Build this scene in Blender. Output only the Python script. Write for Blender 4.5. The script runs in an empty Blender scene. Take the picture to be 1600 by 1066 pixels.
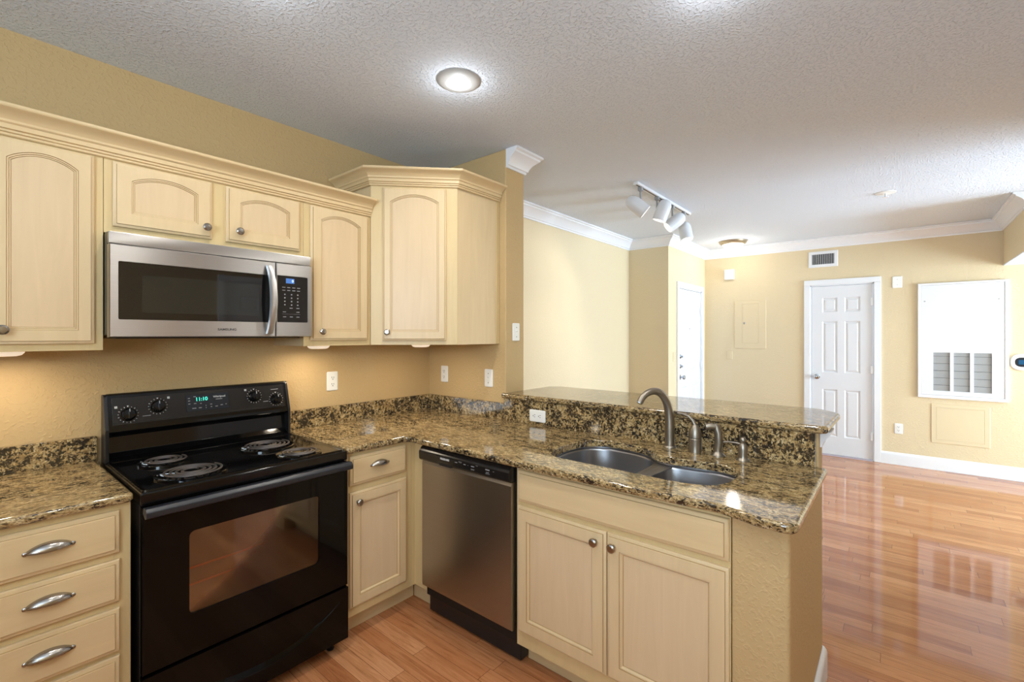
import bpy, bmesh, math, random
from mathutils import Vector, Matrix
random.seed(7)
PI = math.pi
sc = bpy.context.scene
COL = sc.collection

# ------------------------------------------------------------------ camera
A = 0.6913
cam_d = bpy.data.cameras.new('camera')
cam_d.sensor_width = 36.0
cam_d.lens = 36.0 * 726.25 / 1600.0
cam_d.shift_y = -9.69 / 1600.0
cam_d.clip_start = 0.02
cam = bpy.data.objects.new('camera', cam_d)
COL.objects.link(cam)
cam.location = (-2.2044, -2.600, 1.4407)
cam.rotation_euler = (PI / 2, 0, A - PI / 2)
sc.camera = cam

# ------------------------------------------------------------------ view + world + daylight + added fill
sc.view_settings.view_transform = 'Standard'
sc.view_settings.look = 'None'
sc.view_settings.gamma = 1.0
sc.view_settings.use_curve_mapping = False
sc.view_settings.exposure = 0.12
w = bpy.data.worlds.new('world')
sc.world = w
w.use_nodes = True
bg = w.node_tree.nodes['Background']
bg.inputs[0].default_value = (0.62, 0.78, 1.0, 1)
bg.inputs[1].default_value = 1.2


def area(name, loc, rot, sx, sy, power, col=(1, 1, 1), shape='RECTANGLE', spread=PI):
    d = bpy.data.lights.new(name, 'AREA')
    d.shape = shape
    d.size = sx
    d.size_y = sy
    d.energy = power
    d.color = col
    d.spread = spread
    o = bpy.data.objects.new(name, d)
    COL.objects.link(o)
    o.location = loc
    o.rotation_euler = rot
    return o


# daylight through the glazed doors of the living room, out of frame
area('daylight_patio', (3.2, -7.45, 1.15), (PI / 2 + 0.5, 0, 0.12), 2.2, 2.1, 520, (0.62, 0.82, 1.0))


area('ceiling_fill', (-4.02, -2.95, 1.75), (PI / 2 + 0.95, 0, -PI / 2), 1.6, 1.0, 150, (0.66, 0.84, 1.0))  # unseen fill light, added to brighten the kitchen ceiling


def point(name, loc, power, col, radius=0.03):
    d = bpy.data.lights.new(name, 'POINT')
    d.energy = power
    d.color = col
    d.shadow_soft_size = radius
    o = bpy.data.objects.new(name, d)
    COL.objects.link(o)
    o.location = loc
    return o


# ------------------------------------------------------------------ materials
def lin(r, g, b):
    f = lambda c: (c / 255 / 12.92) if c / 255 <= 0.04045 else ((c / 255 + 0.055) / 1.055) ** 2.4
    return (f(r), f(g), f(b), 1)


def mat(name, col, rough=0.5, metal=0.0, coat=0.0, spec=0.5, emit=None, estr=0.0):
    m = bpy.data.materials.new(name)
    m.use_nodes = True
    b = m.node_tree.nodes['Principled BSDF']
    b.inputs['Base Color'].default_value = col
    b.inputs['Roughness'].default_value = rough
    b.inputs['Metallic'].default_value = metal
    b.inputs['Coat Weight'].default_value = coat
    b.inputs['Coat Roughness'].default_value = 0.03
    b.inputs['Specular IOR Level'].default_value = spec
    if emit:
        b.inputs['Emission Color'].default_value = emit
        b.inputs['Emission Strength'].default_value = estr
    return m


class NT:
    def __init__(s, m):
        s.m = m
        s.t = m.node_tree
        s.b = s.t.nodes['Principled BSDF']

    def n(s, typ, **kw):
        x = s.t.nodes.new(typ)
        for k, v in kw.items():
            setattr(x, k, v)
        return x

    def l(s, a, b):
        s.t.links.new(a, b)

    def coords(s, scale=(1, 1, 1), rot=(0, 0, 0)):
        c = s.n('ShaderNodeTexCoord')
        m = s.n('ShaderNodeMapping')
        m.inputs['Scale'].default_value = scale
        m.inputs['Rotation'].default_value = rot
        s.l(c.outputs['Object'], m.inputs['Vector'])
        return m.outputs['Vector']

    def noise(s, vec, scale, detail=4, rough=0.55, dist=0.0):
        x = s.n('ShaderNodeTexNoise')
        x.inputs['Scale'].default_value = scale
        x.inputs['Detail'].default_value = detail
        x.inputs['Roughness'].default_value = rough
        x.inputs['Distortion'].default_value = dist
        s.l(vec, x.inputs['Vector'])
        return x.outputs['Fac']

    def ramp(s, fac, stops):
        x = s.n('ShaderNodeValToRGB')
        e = x.color_ramp.elements
        while len(e) < len(stops):
            e.new(0.5)
        for i, (p, c) in enumerate(stops):
            e[i].position = p
            e[i].color = c if len(c) == 4 else (*c, 1)
        s.l(fac, x.inputs['Fac'])
        return x.outputs['Color']

    def mix(s, fac, a, b, blend='MIX'):
        x = s.n('ShaderNodeMix', data_type='RGBA', blend_type=blend)
        for sock, v in ((x.inputs[0], fac), (x.inputs[6], a), (x.inputs[7], b)):
            if hasattr(v, 'links'):
                s.l(v, sock)
            else:
                sock.default_value = v
        return x.outputs[2]

    def bump(s, h, strength, dist=0.01):
        x = s.n('ShaderNodeBump')
        x.inputs['Strength'].default_value = strength
        x.inputs['Distance'].default_value = dist
        s.l(h, x.inputs['Height'])
        s.l(x.outputs['Normal'], s.b.inputs['Normal'])


def paint(name, col, scale, strength, dist, rough=0.6):
    m = mat(name, col, rough, spec=0.35)
    t = NT(m)
    v = t.coords()
    h = t.noise(v, scale, 3, 0.5, 0.4)
    r = t.ramp(h, [(0.50, (0, 0, 0)), (0.66, (1, 1, 1))])
    t.bump(r, strength, dist)
    return m


M = {}
M['wall_lit'] = paint('tan_wall_paint_lit', lin(221, 203, 168), 70, 0.30, 0.004)  # the tan wall paint, lightened to carry the living room's brighter light
M['wall'] = paint('tan_wall_paint', lin(198, 169, 122), 70, 0.36, 0.004)
M['ceiling'] = paint('white_knockdown_ceiling', lin(225, 232, 241), 85, 0.75, 0.005, 0.8)
M['white_trim'] = mat('white_trim_paint', lin(232, 233, 236), 0.35)
M['white_door'] = mat('white_door_paint', lin(224, 225, 229), 0.35)
M['white_plastic'] = mat('white_plastic', lin(238, 237, 232), 0.35)
M['slot_dark'] = mat('dark_slot', lin(40, 38, 36), 0.6)
M['tan_metal'] = mat('tan_painted_metal', lin(221, 203, 168), 0.62, spec=0.3)


def maple(name, col, vert=True):
    m = mat(name, col, 0.38, spec=0.4)
    t = NT(m)
    sc_ = (9, 9, 0.9) if vert else (0.9, 0.9, 9)
    v = t.coords(sc_)
    g = t.noise(v, 2.2, 6, 0.6, 1.2)
    v2 = t.coords((1.5, 1.5, 0.7) if vert else (0.7, 0.7, 1.5))
    g2 = t.noise(v2, 2.0, 3, 0.5, 0.5)
    dk = tuple(c * k for c, k in zip(col[:3], (0.965, 0.95, 0.925))) + (1,)
    lt = tuple(min(1, c * 1.05) for c in col[:3]) + (1,)
    f = t.ramp(g, [(0.3, (0, 0, 0)), (0.75, (1, 1, 1))])
    c1 = t.mix(f, lt, dk)
    f2 = t.ramp(g2, [(0.35, (1, 1, 1)), (0.7, (0.95, 0.935, 0.91))])
    c2 = t.mix(0.8, c1, f2, 'MULTIPLY')
    t.l(c2, t.b.inputs['Base Color'])
    t.bump(g, 0.03, 0.002)
    return m


M['maple'] = maple('maple_vertical_grain', lin(219, 195, 155))
M['maple_panel'] = maple('maple_door_panel', lin(218, 193, 156))
M['maple_h'] = maple('maple_horizontal_grain', lin(218, 193, 150), False)
M['glaze'] = mat('brown_glaze_in_grooves', lin(176, 143, 97), 0.45)
M['maple_frame'] = maple('maple_face_frame', lin(215, 191, 143))


def granite(name, stretch, rot=(0, 0, 0), dark=0.0):
    m = mat(name, (0.4, 0.3, 0.15, 1), 0.07, spec=0.5)
    t = NT(m)
    t.b.inputs['IOR'].default_value = 1.85
    v = t.coords(stretch, rot)
    n1 = t.noise(v, 50, 5, 0.65, 0.6)
    n2 = t.noise(v, 92, 6, 0.68, 0.6)
    n3 = t.noise(v, 210, 4, 0.6, 0.3)
    n4 = t.noise(v, 17, 4, 0.6, 0.8)
    base = t.ramp(n1, [(0.28, lin(92, 68, 38)), (0.42, lin(150, 120, 74)), (0.55, lin(196, 170, 120)), (0.70, lin(222, 202, 160))])
    gr = t.ramp(n3, [(0.46, (0, 0, 0)), (0.60, (0.9, 0.9, 0.9))])
    c = t.mix(gr, base, lin(128, 108, 78))
    # dark flecks, denser where the large scale veins run
    ad = t.n('ShaderNodeMath', operation='MULTIPLY_ADD')
    ad.inputs[1].default_value = 0.55
    t.l(n4, ad.inputs[0])
    sb = t.n('ShaderNodeMath', operation='ADD')
    t.l(n2, ad.inputs[2])
    t.l(ad.outputs[0], sb.inputs[0])
    sb.inputs[1].default_value = -0.275
    dk = t.ramp(sb.outputs[0], [(0.440 + dark, (1, 1, 1)), (0.505 + dark, (0, 0, 0))])
    c = t.mix(dk, c, lin(38, 33, 28))
    t.l(c, t.b.inputs['Base Color'])
    return m


M['granite_x'] = granite('granite_streaked_along_wall', (0.75, 2.4, 1.8))
M['granite_y'] = granite('granite_streaked_along_peninsula', (1.9, 0.85, 1.6), (0, 0, 0.2))
M['granite_up'] = granite('granite_upright', (1.0, 1.0, 1.0), dark=0.025)

M['black'] = mat('black_enamel', lin(10, 10, 11), 0.08, spec=0.5)
M['black_glass'] = mat('black_door_glass', lin(9, 9, 9), 0.05, spec=0.22)
M['black_satin'] = mat('black_satin', lin(26, 26, 29), 0.30)
M['black_handle'] = mat('black_handle_plastic', lin(34, 37, 43), 0.32)
M['black_panel'] = mat('black_control_panel', lin(30, 28, 27), 0.22)
M['black_matte'] = mat('black_matte', lin(14, 14, 14), 0.6)
M['coil'] = mat('burner_coil_steel', lin(92, 86, 84), 0.40, 0.6)
M['lettering'] = mat('light_grey_print', lin(215, 215, 215), 0.5)
M['lettering_dim'] = mat('grey_print', lin(150, 150, 152), 0.5)
M['lettering_dark'] = mat('dark_grey_print', lin(70, 70, 72), 0.5)
M['green_digits'] = mat('green_lit_digits', lin(60, 220, 190), 0.5, emit=lin(70, 235, 205), estr=1.0)
M['blue_lit'] = mat('blue_lit_display', lin(40, 70, 120), 0.3, emit=lin(90, 140, 215), estr=0.6)
M['pale_digits'] = mat('pale_lit_digits', lin(220, 235, 255), 0.3, emit=lin(225, 238, 255), estr=1.0)
M['lcd'] = mat('smoked_display', lin(40, 44, 50), 0.12)
M['dark_glass'] = mat('smoked_glass', lin(14, 14, 15), 0.03, spec=0.9)
M['mesh_glass'] = mat('screened_glass', lin(30, 32, 30), 0.04, spec=0.9)


def oven_glass():
    m = bpy.data.materials.new('tinted_oven_glass')
    m.use_nodes = True
    t = m.node_tree
    for n in list(t.nodes):
        t.nodes.remove(n)
    out = t.nodes.new('ShaderNodeOutputMaterial')
    tr = t.nodes.new('ShaderNodeBsdfTransparent')
    tr.inputs[0].default_value = (0.88, 0.84, 0.82, 1)
    gl = t.nodes.new('ShaderNodeBsdfGlossy')
    gl.inputs[0].default_value = (0.95, 0.92, 0.92, 1)
    gl.inputs[1].default_value = 0.05
    fr = t.nodes.new('ShaderNodeFresnel')
    fr.inputs[0].default_value = 2.0
    mx = t.nodes.new('ShaderNodeMixShader')
    t.links.new(fr.outputs[0], mx.inputs[0])
    t.links.new(tr.outputs[0], mx.inputs[1])
    t.links.new(gl.outputs[0], mx.inputs[2])
    t.links.new(mx.outputs[0], out.inputs[0])
    return m


M['oven_glass'] = oven_glass()
M['oven_cavity'] = mat('grey_oven_enamel', lin(142, 132, 126), 0.5)
M['rack'] = mat('copper_toned_rack', lin(226, 104, 70), 0.4)


def steel(name, col, rough, aniso):
    """brushed sheet: the grain runs across, so reflections stretch up and down (tangent from the UV map, u = height)"""
    m = mat(name, col, rough, 1.0)
    t = NT(m)
    t.b.inputs['Anisotropic'].default_value = aniso
    tg = t.n('ShaderNodeTangent', direction_type='UV_MAP', uv_map='UVMap')
    t.l(tg.outputs[0], t.b.inputs['Tangent'])
    v = t.coords((4, 4, 700))
    h = t.noise(v, 1.0, 3, 0.6)
    c = t.ramp(h, [(0.3, tuple(k * 0.93 for k in col[:3])), (0.7, col)])
    t.l(c, t.b.inputs['Base Color'])
    return m


def brush_uv(o):
    me = o.data
    uv = me.uv_layers.new(name='UVMap')
    for lp in me.loops:
        c = me.vertices[lp.vertex_index].co
        uv.data[lp.index].uv = (c.z, c.x + c.y)
    return o


M['steel_h'] = steel('stainless_brushed_across', lin(200, 200, 200), 0.38, 0.85)
M['steel_v'] = steel('stainless_dishwasher_door', lin(176, 171, 165), 0.36, 0.7)
M['steel_sink'] = steel('stainless_sink', lin(168, 168, 171), 0.34, 0.5)
M['nickel'] = mat('brushed_nickel', lin(156, 149, 138), 0.40, 1.0)
M['pull_metal'] = mat('pewter_pull', lin(166, 161, 155), 0.24, 1.0)
M['chrome'] = mat('chrome', lin(190, 198, 210), 0.12, 1.0)
M['lamp_glow'] = mat('lamp_lens', lin(255, 250, 240), 0.4, emit=(1.0, 0.93, 0.82, 1), estr=5.0)
M['dome_glow'] = mat('frosted_dome_glass', lin(255, 244, 225), 0.3, emit=(1.0, 0.88, 0.70, 1), estr=1.0)
M['puck'] = mat('puck_white', lin(240, 225, 205), 0.5, emit=(1.0, 0.85, 0.66, 1), estr=0.55)
M['trim_ring'] = mat('lamp_trim_ring', lin(168, 165, 160), 0.5)
M['dome_rim'] = mat('bronze_toned_rim', lin(176, 160, 132), 0.35, 0.6)
M['track_white'] = mat('track_white_metal', lin(222, 222, 224), 0.4)
M['track_grey'] = mat('track_grey_metal', lin(150, 150, 152), 0.4)
M['grille'] = mat('grey_filter', lin(176, 176, 176), 0.6)
M['grille_dark'] = mat('grille_dark', lin(66, 66, 68), 0.6)
M['teal_screen'] = mat('thermostat_screen', lin(20, 60, 90), 0.1, emit=lin(30, 110, 160), estr=0.35)


def floor_mat():
    m = mat('oak_plank_floor', (0.5, 0.25, 0.1, 1), 0.07, spec=0.5)
    t = NT(m)
    c = t.n('ShaderNodeTexCoord')
    sp_ = t.n('ShaderNodeSeparateXYZ')
    t.l(c.outputs['Object'], sp_.inputs[0])

    def mth(op, a, b=None, cc=None):
        x = t.n('ShaderNodeMath', operation=op)
        for i, v in enumerate((a, b, cc)):
            if v is None:
                continue
            if hasattr(v, 'links'):
                t.l(v, x.inputs[i])
            else:
                x.inputs[i].default_value = v
        return x.outputs[0]

    def rnd(vec):
        x = t.n('ShaderNodeTexWhiteNoise', noise_dimensions='2D')
        t.l(vec, x.inputs['Vector'])
        return x.outputs['Value']

    def comb(x, y):
        k = t.n('ShaderNodeCombineXYZ')
        t.l(x, k.inputs[0])
        if hasattr(y, 'links'):
            t.l(y, k.inputs[1])
        else:
            k.inputs[1].default_value = y
        return k.outputs[0]
    u = mth('DIVIDE', sp_.outputs[0], 0.080)
    row = mth('FLOOR', u)
    fu_ = mth('FRACT', u)
    sh = rnd(comb(row, 3.7))
    v_ = mth('ADD', mth('DIVIDE', sp_.outputs[1], 0.78), mth('MULTIPLY', sh, 7.31))
    ln = mth('FLOOR', v_)
    fv_ = mth('FRACT', v_)
    idv = rnd(comb(row, ln))
    e1 = mth('MINIMUM', fu_, mth('SUBTRACT', 1.0, fu_))
    e2 = mth('MINIMUM', fv_, mth('SUBTRACT', 1.0, fv_))
    seam = mth('MAXIMUM', mth('LESS_THAN', e1, 0.010), mth('LESS_THAN', e2, 0.0012))
    g0 = t.coords((20, 1.1, 1))
    off = t.n('ShaderNodeVectorMath', operation='ADD')
    t.l(g0, off.inputs[0])
    t.l(comb(mth('MULTIPLY', idv, 37.0), mth('MULTIPLY', idv, 53.0)), off.inputs[1])
    g = t.noise(off.outputs[0], 2.2, 7, 0.66, 1.6)
    tone = t.ramp(idv, [(0.0, lin(168, 106, 67)), (0.3, lin(184, 121, 78)), (0.7, lin(194, 133, 89)), (1.0, lin(206, 147, 103))])
    gr = t.ramp(g, [(0.26, (0.40, 0.30, 0.24)), (0.42, (0.80, 0.74, 0.68)), (0.56, (1, 1, 1)), (0.75, (1.06, 1.05, 1.02))])
    c1 = t.mix(0.9, tone, gr, 'MULTIPLY')
    c2 = t.mix(mth('MULTIPLY', seam, 0.9), c1, lin(84, 50, 32))
    t.l(c2, t.b.inputs['Base Color'])
    t.bump(g, 0.006, 0.002)
    return m


M['floor'] = floor_mat()


# ------------------------------------------------------------------ mesh helpers
class MB:
    def __init__(s):
        s.bm = bmesh.new()

    def box(s, x0, x1, y0, y1, z0, z1, bev=0.0, seg=2, mtx=None):
        b = bmesh.new()
        bmesh.ops.create_cube(b, size=1.0)
        for v in b.verts:
            v.co = Vector(((x0 + x1) / 2 + v.co.x * (x1 - x0), (y0 + y1) / 2 + v.co.y * (y1 - y0), (z0 + z1) / 2 + v.co.z * (z1 - z0)))
        if bev > 0:
            bmesh.ops.bevel(b, geom=b.edges[:], offset=bev, segments=seg, profile=0.5, affect='EDGES')
        s.add(b, mtx)
        return s

    def add(s, b, mtx=None):
        if mtx is not None:
            bmesh.ops.transform(b, matrix=mtx, verts=b.verts[:])
        me = bpy.data.meshes.new('tmp')
        b.to_mesh(me)
        b.free()
        s.bm.from_mesh(me)
        bpy.data.meshes.remove(me)

    def rings(s, rings, closed=True, cap0=True, cap1=True):
        """loft: list of rings, each a list of points"""
        b = s.bm
        vs = [[b.verts.new(p) for p in r] for r in rings]
        n = len(rings[0])
        for i in range(len(vs) - 1):
            for j in range(n if closed else n - 1):
                k = (j + 1) % n
                try:
                    b.faces.new((vs[i][j], vs[i][k], vs[i + 1][k], vs[i + 1][j]))
                except ValueError:
                    pass
        if cap0 and n > 2:
            b.faces.new(vs[0][::-1])
        if cap1 and n > 2:
            b.faces.new(vs[-1])
        return s

    def lathe(s, prof, seg=32, mtx=None):
        """prof: list of (r,z) from bottom to top"""
        b = MB()
        rings = []
        for r, z in prof:
            rings.append([(max(r, 1e-5) * math.cos(2 * PI * k / seg), max(r, 1e-5) * math.sin(2 * PI * k / seg), z) for k in range(seg)])
        b.rings(rings)
        bmesh.ops.remove_doubles(b.bm, verts=b.bm.verts[:], dist=2e-5)
        s.add(b.bm, mtx)
        return s

    def tube(s, pts, rad, seg=12, up=Vector((0, 0, 1)), squash=1.0):
        pts = [Vector(p) for p in pts]
        if not hasattr(rad, '__len__'):
            rad = [rad] * len(pts)
        rings = []
        prev = None
        for i, p in enumerate(pts):
            a = pts[max(i - 1, 0)]
            c = pts[min(i + 1, len(pts) - 1)]
            t = (c - a).normalized()
            if prev is None:
                ref = up if abs(t.dot(up)) < 0.95 else Vector((1, 0, 0))
                n = (ref - t * ref.dot(t)).normalized()
            else:
                n = (prev - t * prev.dot(t)).normalized()
            prev = n
            bn = t.cross(n)
            rings.append([p + (n * math.cos(2 * PI * k / seg) * squash + bn * math.sin(2 * PI * k / seg)) * rad[i] for k in range(seg)])
        s.rings(rings)
        return s

    def prism(s, poly, axis, a0, a1, bev=0.0):
        """extrude a 2D polygon; axis 'x': poly=(y,z); 'y': (x,z); 'z': (x,y)"""
        def P(q, a):
            return {'x': (a, q[0], q[1]), 'y': (q[0], a, q[1]), 'z': (q[0], q[1], a)}[axis]
        b = MB()
        b.rings([[P(q, a0) for q in poly], [P(q, a1) for q in poly]])
        bmesh.ops.recalc_face_normals(b.bm, faces=b.bm.faces[:])
        if bev:
            bmesh.ops.bevel(b.bm, geom=b.bm.edges[:], offset=bev, segments=2, profile=0.5, affect='EDGES')
        s.add(b.bm)
        return s

    def sweep(s, path, prof):
        """moulding: path of (x,y), profile of (outward,z), outward on the right of travel"""
        P = [Vector((p[0], p[1])) for p in path]
        rings = []
        for i, p in enumerate(P):
            ns = []
            if i > 0:
                d = (p - P[i - 1]).normalized()
                ns.append(Vector((d.y, -d.x)))
            if i < len(P) - 1:
                d = (P[i + 1] - p).normalized()
                ns.append(Vector((d.y, -d.x)))
            if len(ns) == 2:
                m = (ns[0] + ns[1]).normalized()
                k = 1.0 / max(0.2, m.dot(ns[0]))
            else:
                m, k = ns[0], 1.0
            rings.append([(p.x + m.x * k * o, p.y + m.y * k * o, z) for o, z in prof])
        s.rings(rings)
        return s

    def build(s, name, material, root=None, smooth=30, local=False, kind=None, off=None):
        bm = s.bm
        bmesh.ops.recalc_face_normals(bm, faces=bm.faces[:])
        me = bpy.data.meshes.new(name)
        o = bpy.data.objects.new(name, me)
        if root is not None:
            if not local:
                t = Vector((0, 0, 0))
                r = root
                while r is not None:
                    t = t + Vector(r.location)
                    r = r.parent
                for v in bm.verts:
                    v.co -= t
            o.parent = root
        bm.to_mesh(me)
        bm.free()
        if material is not None:
            me.materials.append(material)
        if smooth:
            for p in me.polygons:
                p.use_smooth = True
            me.set_sharp_from_angle(angle=math.radians(smooth))
            wn_mod = o.modifiers.new('weighted_normals', 'WEIGHTED_NORMAL')
            wn_mod.keep_sharp = True
            wn_mod.weight = 60
        COL.objects.link(o)
        if material is not None and material.name.startswith('stainless'):
            brush_uv(o)
        if kind:
            o['kind'] = kind
        return o


def offset(poly, d):
    """shrink a counter-clockwise polygon by d (mitred)"""
    n = len(poly)
    out = []
    for i in range(n):
        p0, p1, p2 = Vector(poly[i - 1]), Vector(poly[i]), Vector(poly[(i + 1) % n])
        a = (p1 - p0).normalized()
        b = (p2 - p1).normalized()
        na, nb = Vector((-a.y, a.x)), Vector((-b.y, b.x))
        m = na + nb
        if m.length < 1e-6:
            m = na
        m.normalize()
        k = d / max(0.35, m.dot(na))
        out.append((p1.x + m.x * k, p1.y + m.y * k))
    return out


def round_poly(poly, rad, seg=6):
    """round the corners of a polygon; rad is one number or one per corner"""
    n = len(poly)
    if not hasattr(rad, '__len__'):
        rad = [rad] * n
    out = []
    for i in range(n):
        p0, p1, p2 = Vector(poly[i - 1]), Vector(poly[i]), Vector(poly[(i + 1) % n])
        r = rad[i]
        if r <= 0:
            out.append((p1.x, p1.y))
            continue
        a = (p0 - p1).normalized()
        b = (p2 - p1).normalized()
        ang = a.angle(b)
        t = min(r / math.tan(ang / 2), 0.45 * (p0 - p1).length, 0.45 * (p2 - p1).length)
        s, e = p1 + a * t, p1 + b * t
        for k in range(seg + 1):
            u = k / seg
            q = s * (1 - u) ** 2 + p1 * 2 * u * (1 - u) + e * u ** 2
            out.append((q.x, q.y))
    return out


def ccw(poly):
    a = sum(poly[i - 1][0] * poly[i][1] - poly[i][0] * poly[i - 1][1] for i in range(len(poly)))
    return poly if a > 0 else poly[::-1]


def smooth_loop(pts, sub=5):
    n = len(pts)
    out = []
    for i in range(n):
        p0, p1, p2, p3 = [Vector(pts[(i + k) % n]) for k in (-1, 0, 1, 2)]
        for k in range(sub):
            t = k / sub
            q = 0.5 * ((2 * p1) + (p2 - p0) * t + (2 * p0 - 5 * p1 + 4 * p2 - p3) * t * t + (3 * p1 - p0 - 3 * p2 + p3) * t ** 3)
            out.append((q.x, q.y))
    return out


def slab(poly, z0, z1, r, hole=None, hole_r=0.003):
    """flat stone slab with a rounded edge all round and an optional hole"""
    poly = ccw(poly)
    h = z1 - z0
    prof = [(r * (1 - math.sin(q * PI / 8)), z0 + r * (1 - math.cos(q * PI / 8))) for q in range(5)] + [(r * (1 - math.cos(q * PI / 8)), z1 - r * (1 - math.sin(q * PI / 8))) for q in range(5)]
    m = MB()
    b = m.bm
    loops = [[b.verts.new((x, y, z)) for x, y in offset(poly, d)] for d, z in prof]
    n = len(poly)
    for i in range(len(loops) - 1):
        for j in range(n):
            k = (j + 1) % n
            b.faces.new((loops[i][j], loops[i][k], loops[i + 1][k], loops[i + 1][j]))

    def edges_of(lp):
        return [b.edges.get((lp[j], lp[(j + 1) % len(lp)])) or b.edges.new((lp[j], lp[(j + 1) % len(lp)])) for j in range(len(lp))]
    top = edges_of(loops[-1])
    bot = edges_of(loops[0])
    if hole:
        hole = ccw(hole)
        hp = [(-hole_r, z1), (0, z1 - hole_r), (0, z0)]
        hl = [[b.verts.new((x, y, z)) for x, y in offset(hole, d)] for d, z in hp]
        for i in range(len(hl) - 1):
            for j in range(len(hole)):
                k = (j + 1) % len(hole)
                b.faces.new((hl[i][j], hl[i][k], hl[i + 1][k], hl[i + 1][j]))
        top += edges_of(hl[0])
        bot += edges_of(hl[-1])
    bmesh.ops.triangle_fill(b, use_beauty=True, use_dissolve=False, edges=top, normal=(0, 0, 1))
    bmesh.ops.triangle_fill(b, use_beauty=True, use_dissolve=False, edges=bot, normal=(0, 0, -1))
    return m


def flat_top(o):
    for p in o.data.polygons:
        if abs(p.normal.z) > 0.9995 and p.area > 1e-7:
            p.use_smooth = False
    return o


GROUPS = {'wall_cabinet': 'maple wall cabinets', 'base_cabinet': 'maple base cabinets', 'power_outlet': 'duplex power outlets', 'light_switch': 'light switches',
          'puck_light': 'puck lights under the wall cabinets', 'recessed_light': 'recessed lights in the kitchen ceiling', 'worktop': 'granite worktops'}


def thing(name, label, cat, loc=(0, 0, 0), rotz=0.0, group=None):
    o = bpy.data.objects.new(name, None)
    o.empty_display_size = 0.05
    COL.objects.link(o)
    o.location = loc
    o.rotation_euler = (0, 0, rotz)
    o['label'] = label
    o['category'] = cat
    group = group or GROUPS.get(name)
    if group:
        o['group'] = group
    return o


def tag(o, label, cat, group=None):
    o['label'] = label
    o['category'] = cat
    if group:
        o['group'] = group
    return o


def struct(name, mb, m, root=None, smooth=30):
    o = mb.build(name, m, root, smooth)
    if root is None:
        o['kind'] = 'structure'
    return o


def text(name, s, size, org, right, up, m, root=None, align='CENTER', ext=0.0004, bold=0.0, local=False, xs=1.0):
    cu = bpy.data.curves.new('tmp_text', 'FONT')
    cu.body = s
    cu.size = size
    cu.align_x = align
    cu.align_y = 'CENTER'
    cu.extrude = ext
    cu.offset = bold
    o = bpy.data.objects.new('tmp_text', cu)
    COL.objects.link(o)
    dg = bpy.context.evaluated_depsgraph_get()
    me = bpy.data.meshes.new_from_object(o.evaluated_get(dg))
    bpy.data.objects.remove(o)
    bpy.data.curves.remove(cu)
    r, u = Vector(right).normalized(), Vector(up).normalized()
    nn = r.cross(u)
    mt = Matrix(((r.x * xs, u.x, nn.x, org[0]), (r.y * xs, u.y, nn.y, org[1]), (r.z * xs, u.z, nn.z, org[2]), (0, 0, 0, 1)))
    b = bmesh.new()
    b.from_mesh(me)
    bpy.data.meshes.remove(me)
    bmesh.ops.transform(b, matrix=mt, verts=b.verts[:])
    mb = MB()
    mb.bm.free()
    mb.bm = b
    return mb.build(name, m, root, smooth=0, local=local)


def X90():
    return Matrix.Rotation(PI / 2, 4, 'X')   # +Z -> -Y


# ------------------------------------------------------------------ room shell
CEIL = 2.6
XF = 4.496       # far wall face
YL = -0.046      # living room side wall face
XN = 3.155       # recess wall
YN = -0.541      # entrance door wall
SY = -0.726      # end of the short corner wall

b = MB(); b.box(-4.2, 6.2, -8.2, 0.6, -0.1, 0.0)
struct('floor', b, M['floor'], smooth=0)
b = MB(); b.box(-4.2, 6.2, -8.2, 0.6, CEIL, CEIL + 0.1)
struct('ceiling', b, M['ceiling'], smooth=0)

b = MB(); b.box(-3.9, 0.05, 0.0, 0.12, 0, CEIL)
struct('wall_kitchen', b, M['wall'], smooth=0)
b = MB(); b.box(0.0, 0.182, SY, 0.12, 0, CEIL, 0.008, 3)
struct('wall_corner', b, M['wall'])
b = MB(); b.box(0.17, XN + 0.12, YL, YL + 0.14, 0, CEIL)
struct('wall_living', b, M['wall_lit'], smooth=0)
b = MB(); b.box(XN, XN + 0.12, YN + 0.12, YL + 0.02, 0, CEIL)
struct('wall_recess', b, M['wall_lit'], smooth=0)
# entrance wall with its door opening
FX0, FX1, FZ = 3.475, 4.345, 2.03
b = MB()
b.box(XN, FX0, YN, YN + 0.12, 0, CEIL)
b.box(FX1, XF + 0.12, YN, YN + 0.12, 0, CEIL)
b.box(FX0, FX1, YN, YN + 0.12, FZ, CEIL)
struct('wall_entrance', b, M['wall_lit'], smooth=0)
# far wall with the closet door opening
DY0, DY1, DZ = -1.786, -2.402, 2.04
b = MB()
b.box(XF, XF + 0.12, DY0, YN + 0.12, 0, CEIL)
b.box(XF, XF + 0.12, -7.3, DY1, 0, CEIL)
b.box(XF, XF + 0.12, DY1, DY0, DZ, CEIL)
struct('wall_far', b, M['wall_lit'], smooth=0)
# dropped beam at the right
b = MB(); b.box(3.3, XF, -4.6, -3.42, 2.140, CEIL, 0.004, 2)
struct('wall_beam', b, M['wall_lit'])
b = MB(); b.box(3.3, XF, -4.6, -3.42, 2.133, 2.140)
struct('trim_beam', b, M['ceiling'], smooth=0)
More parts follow.
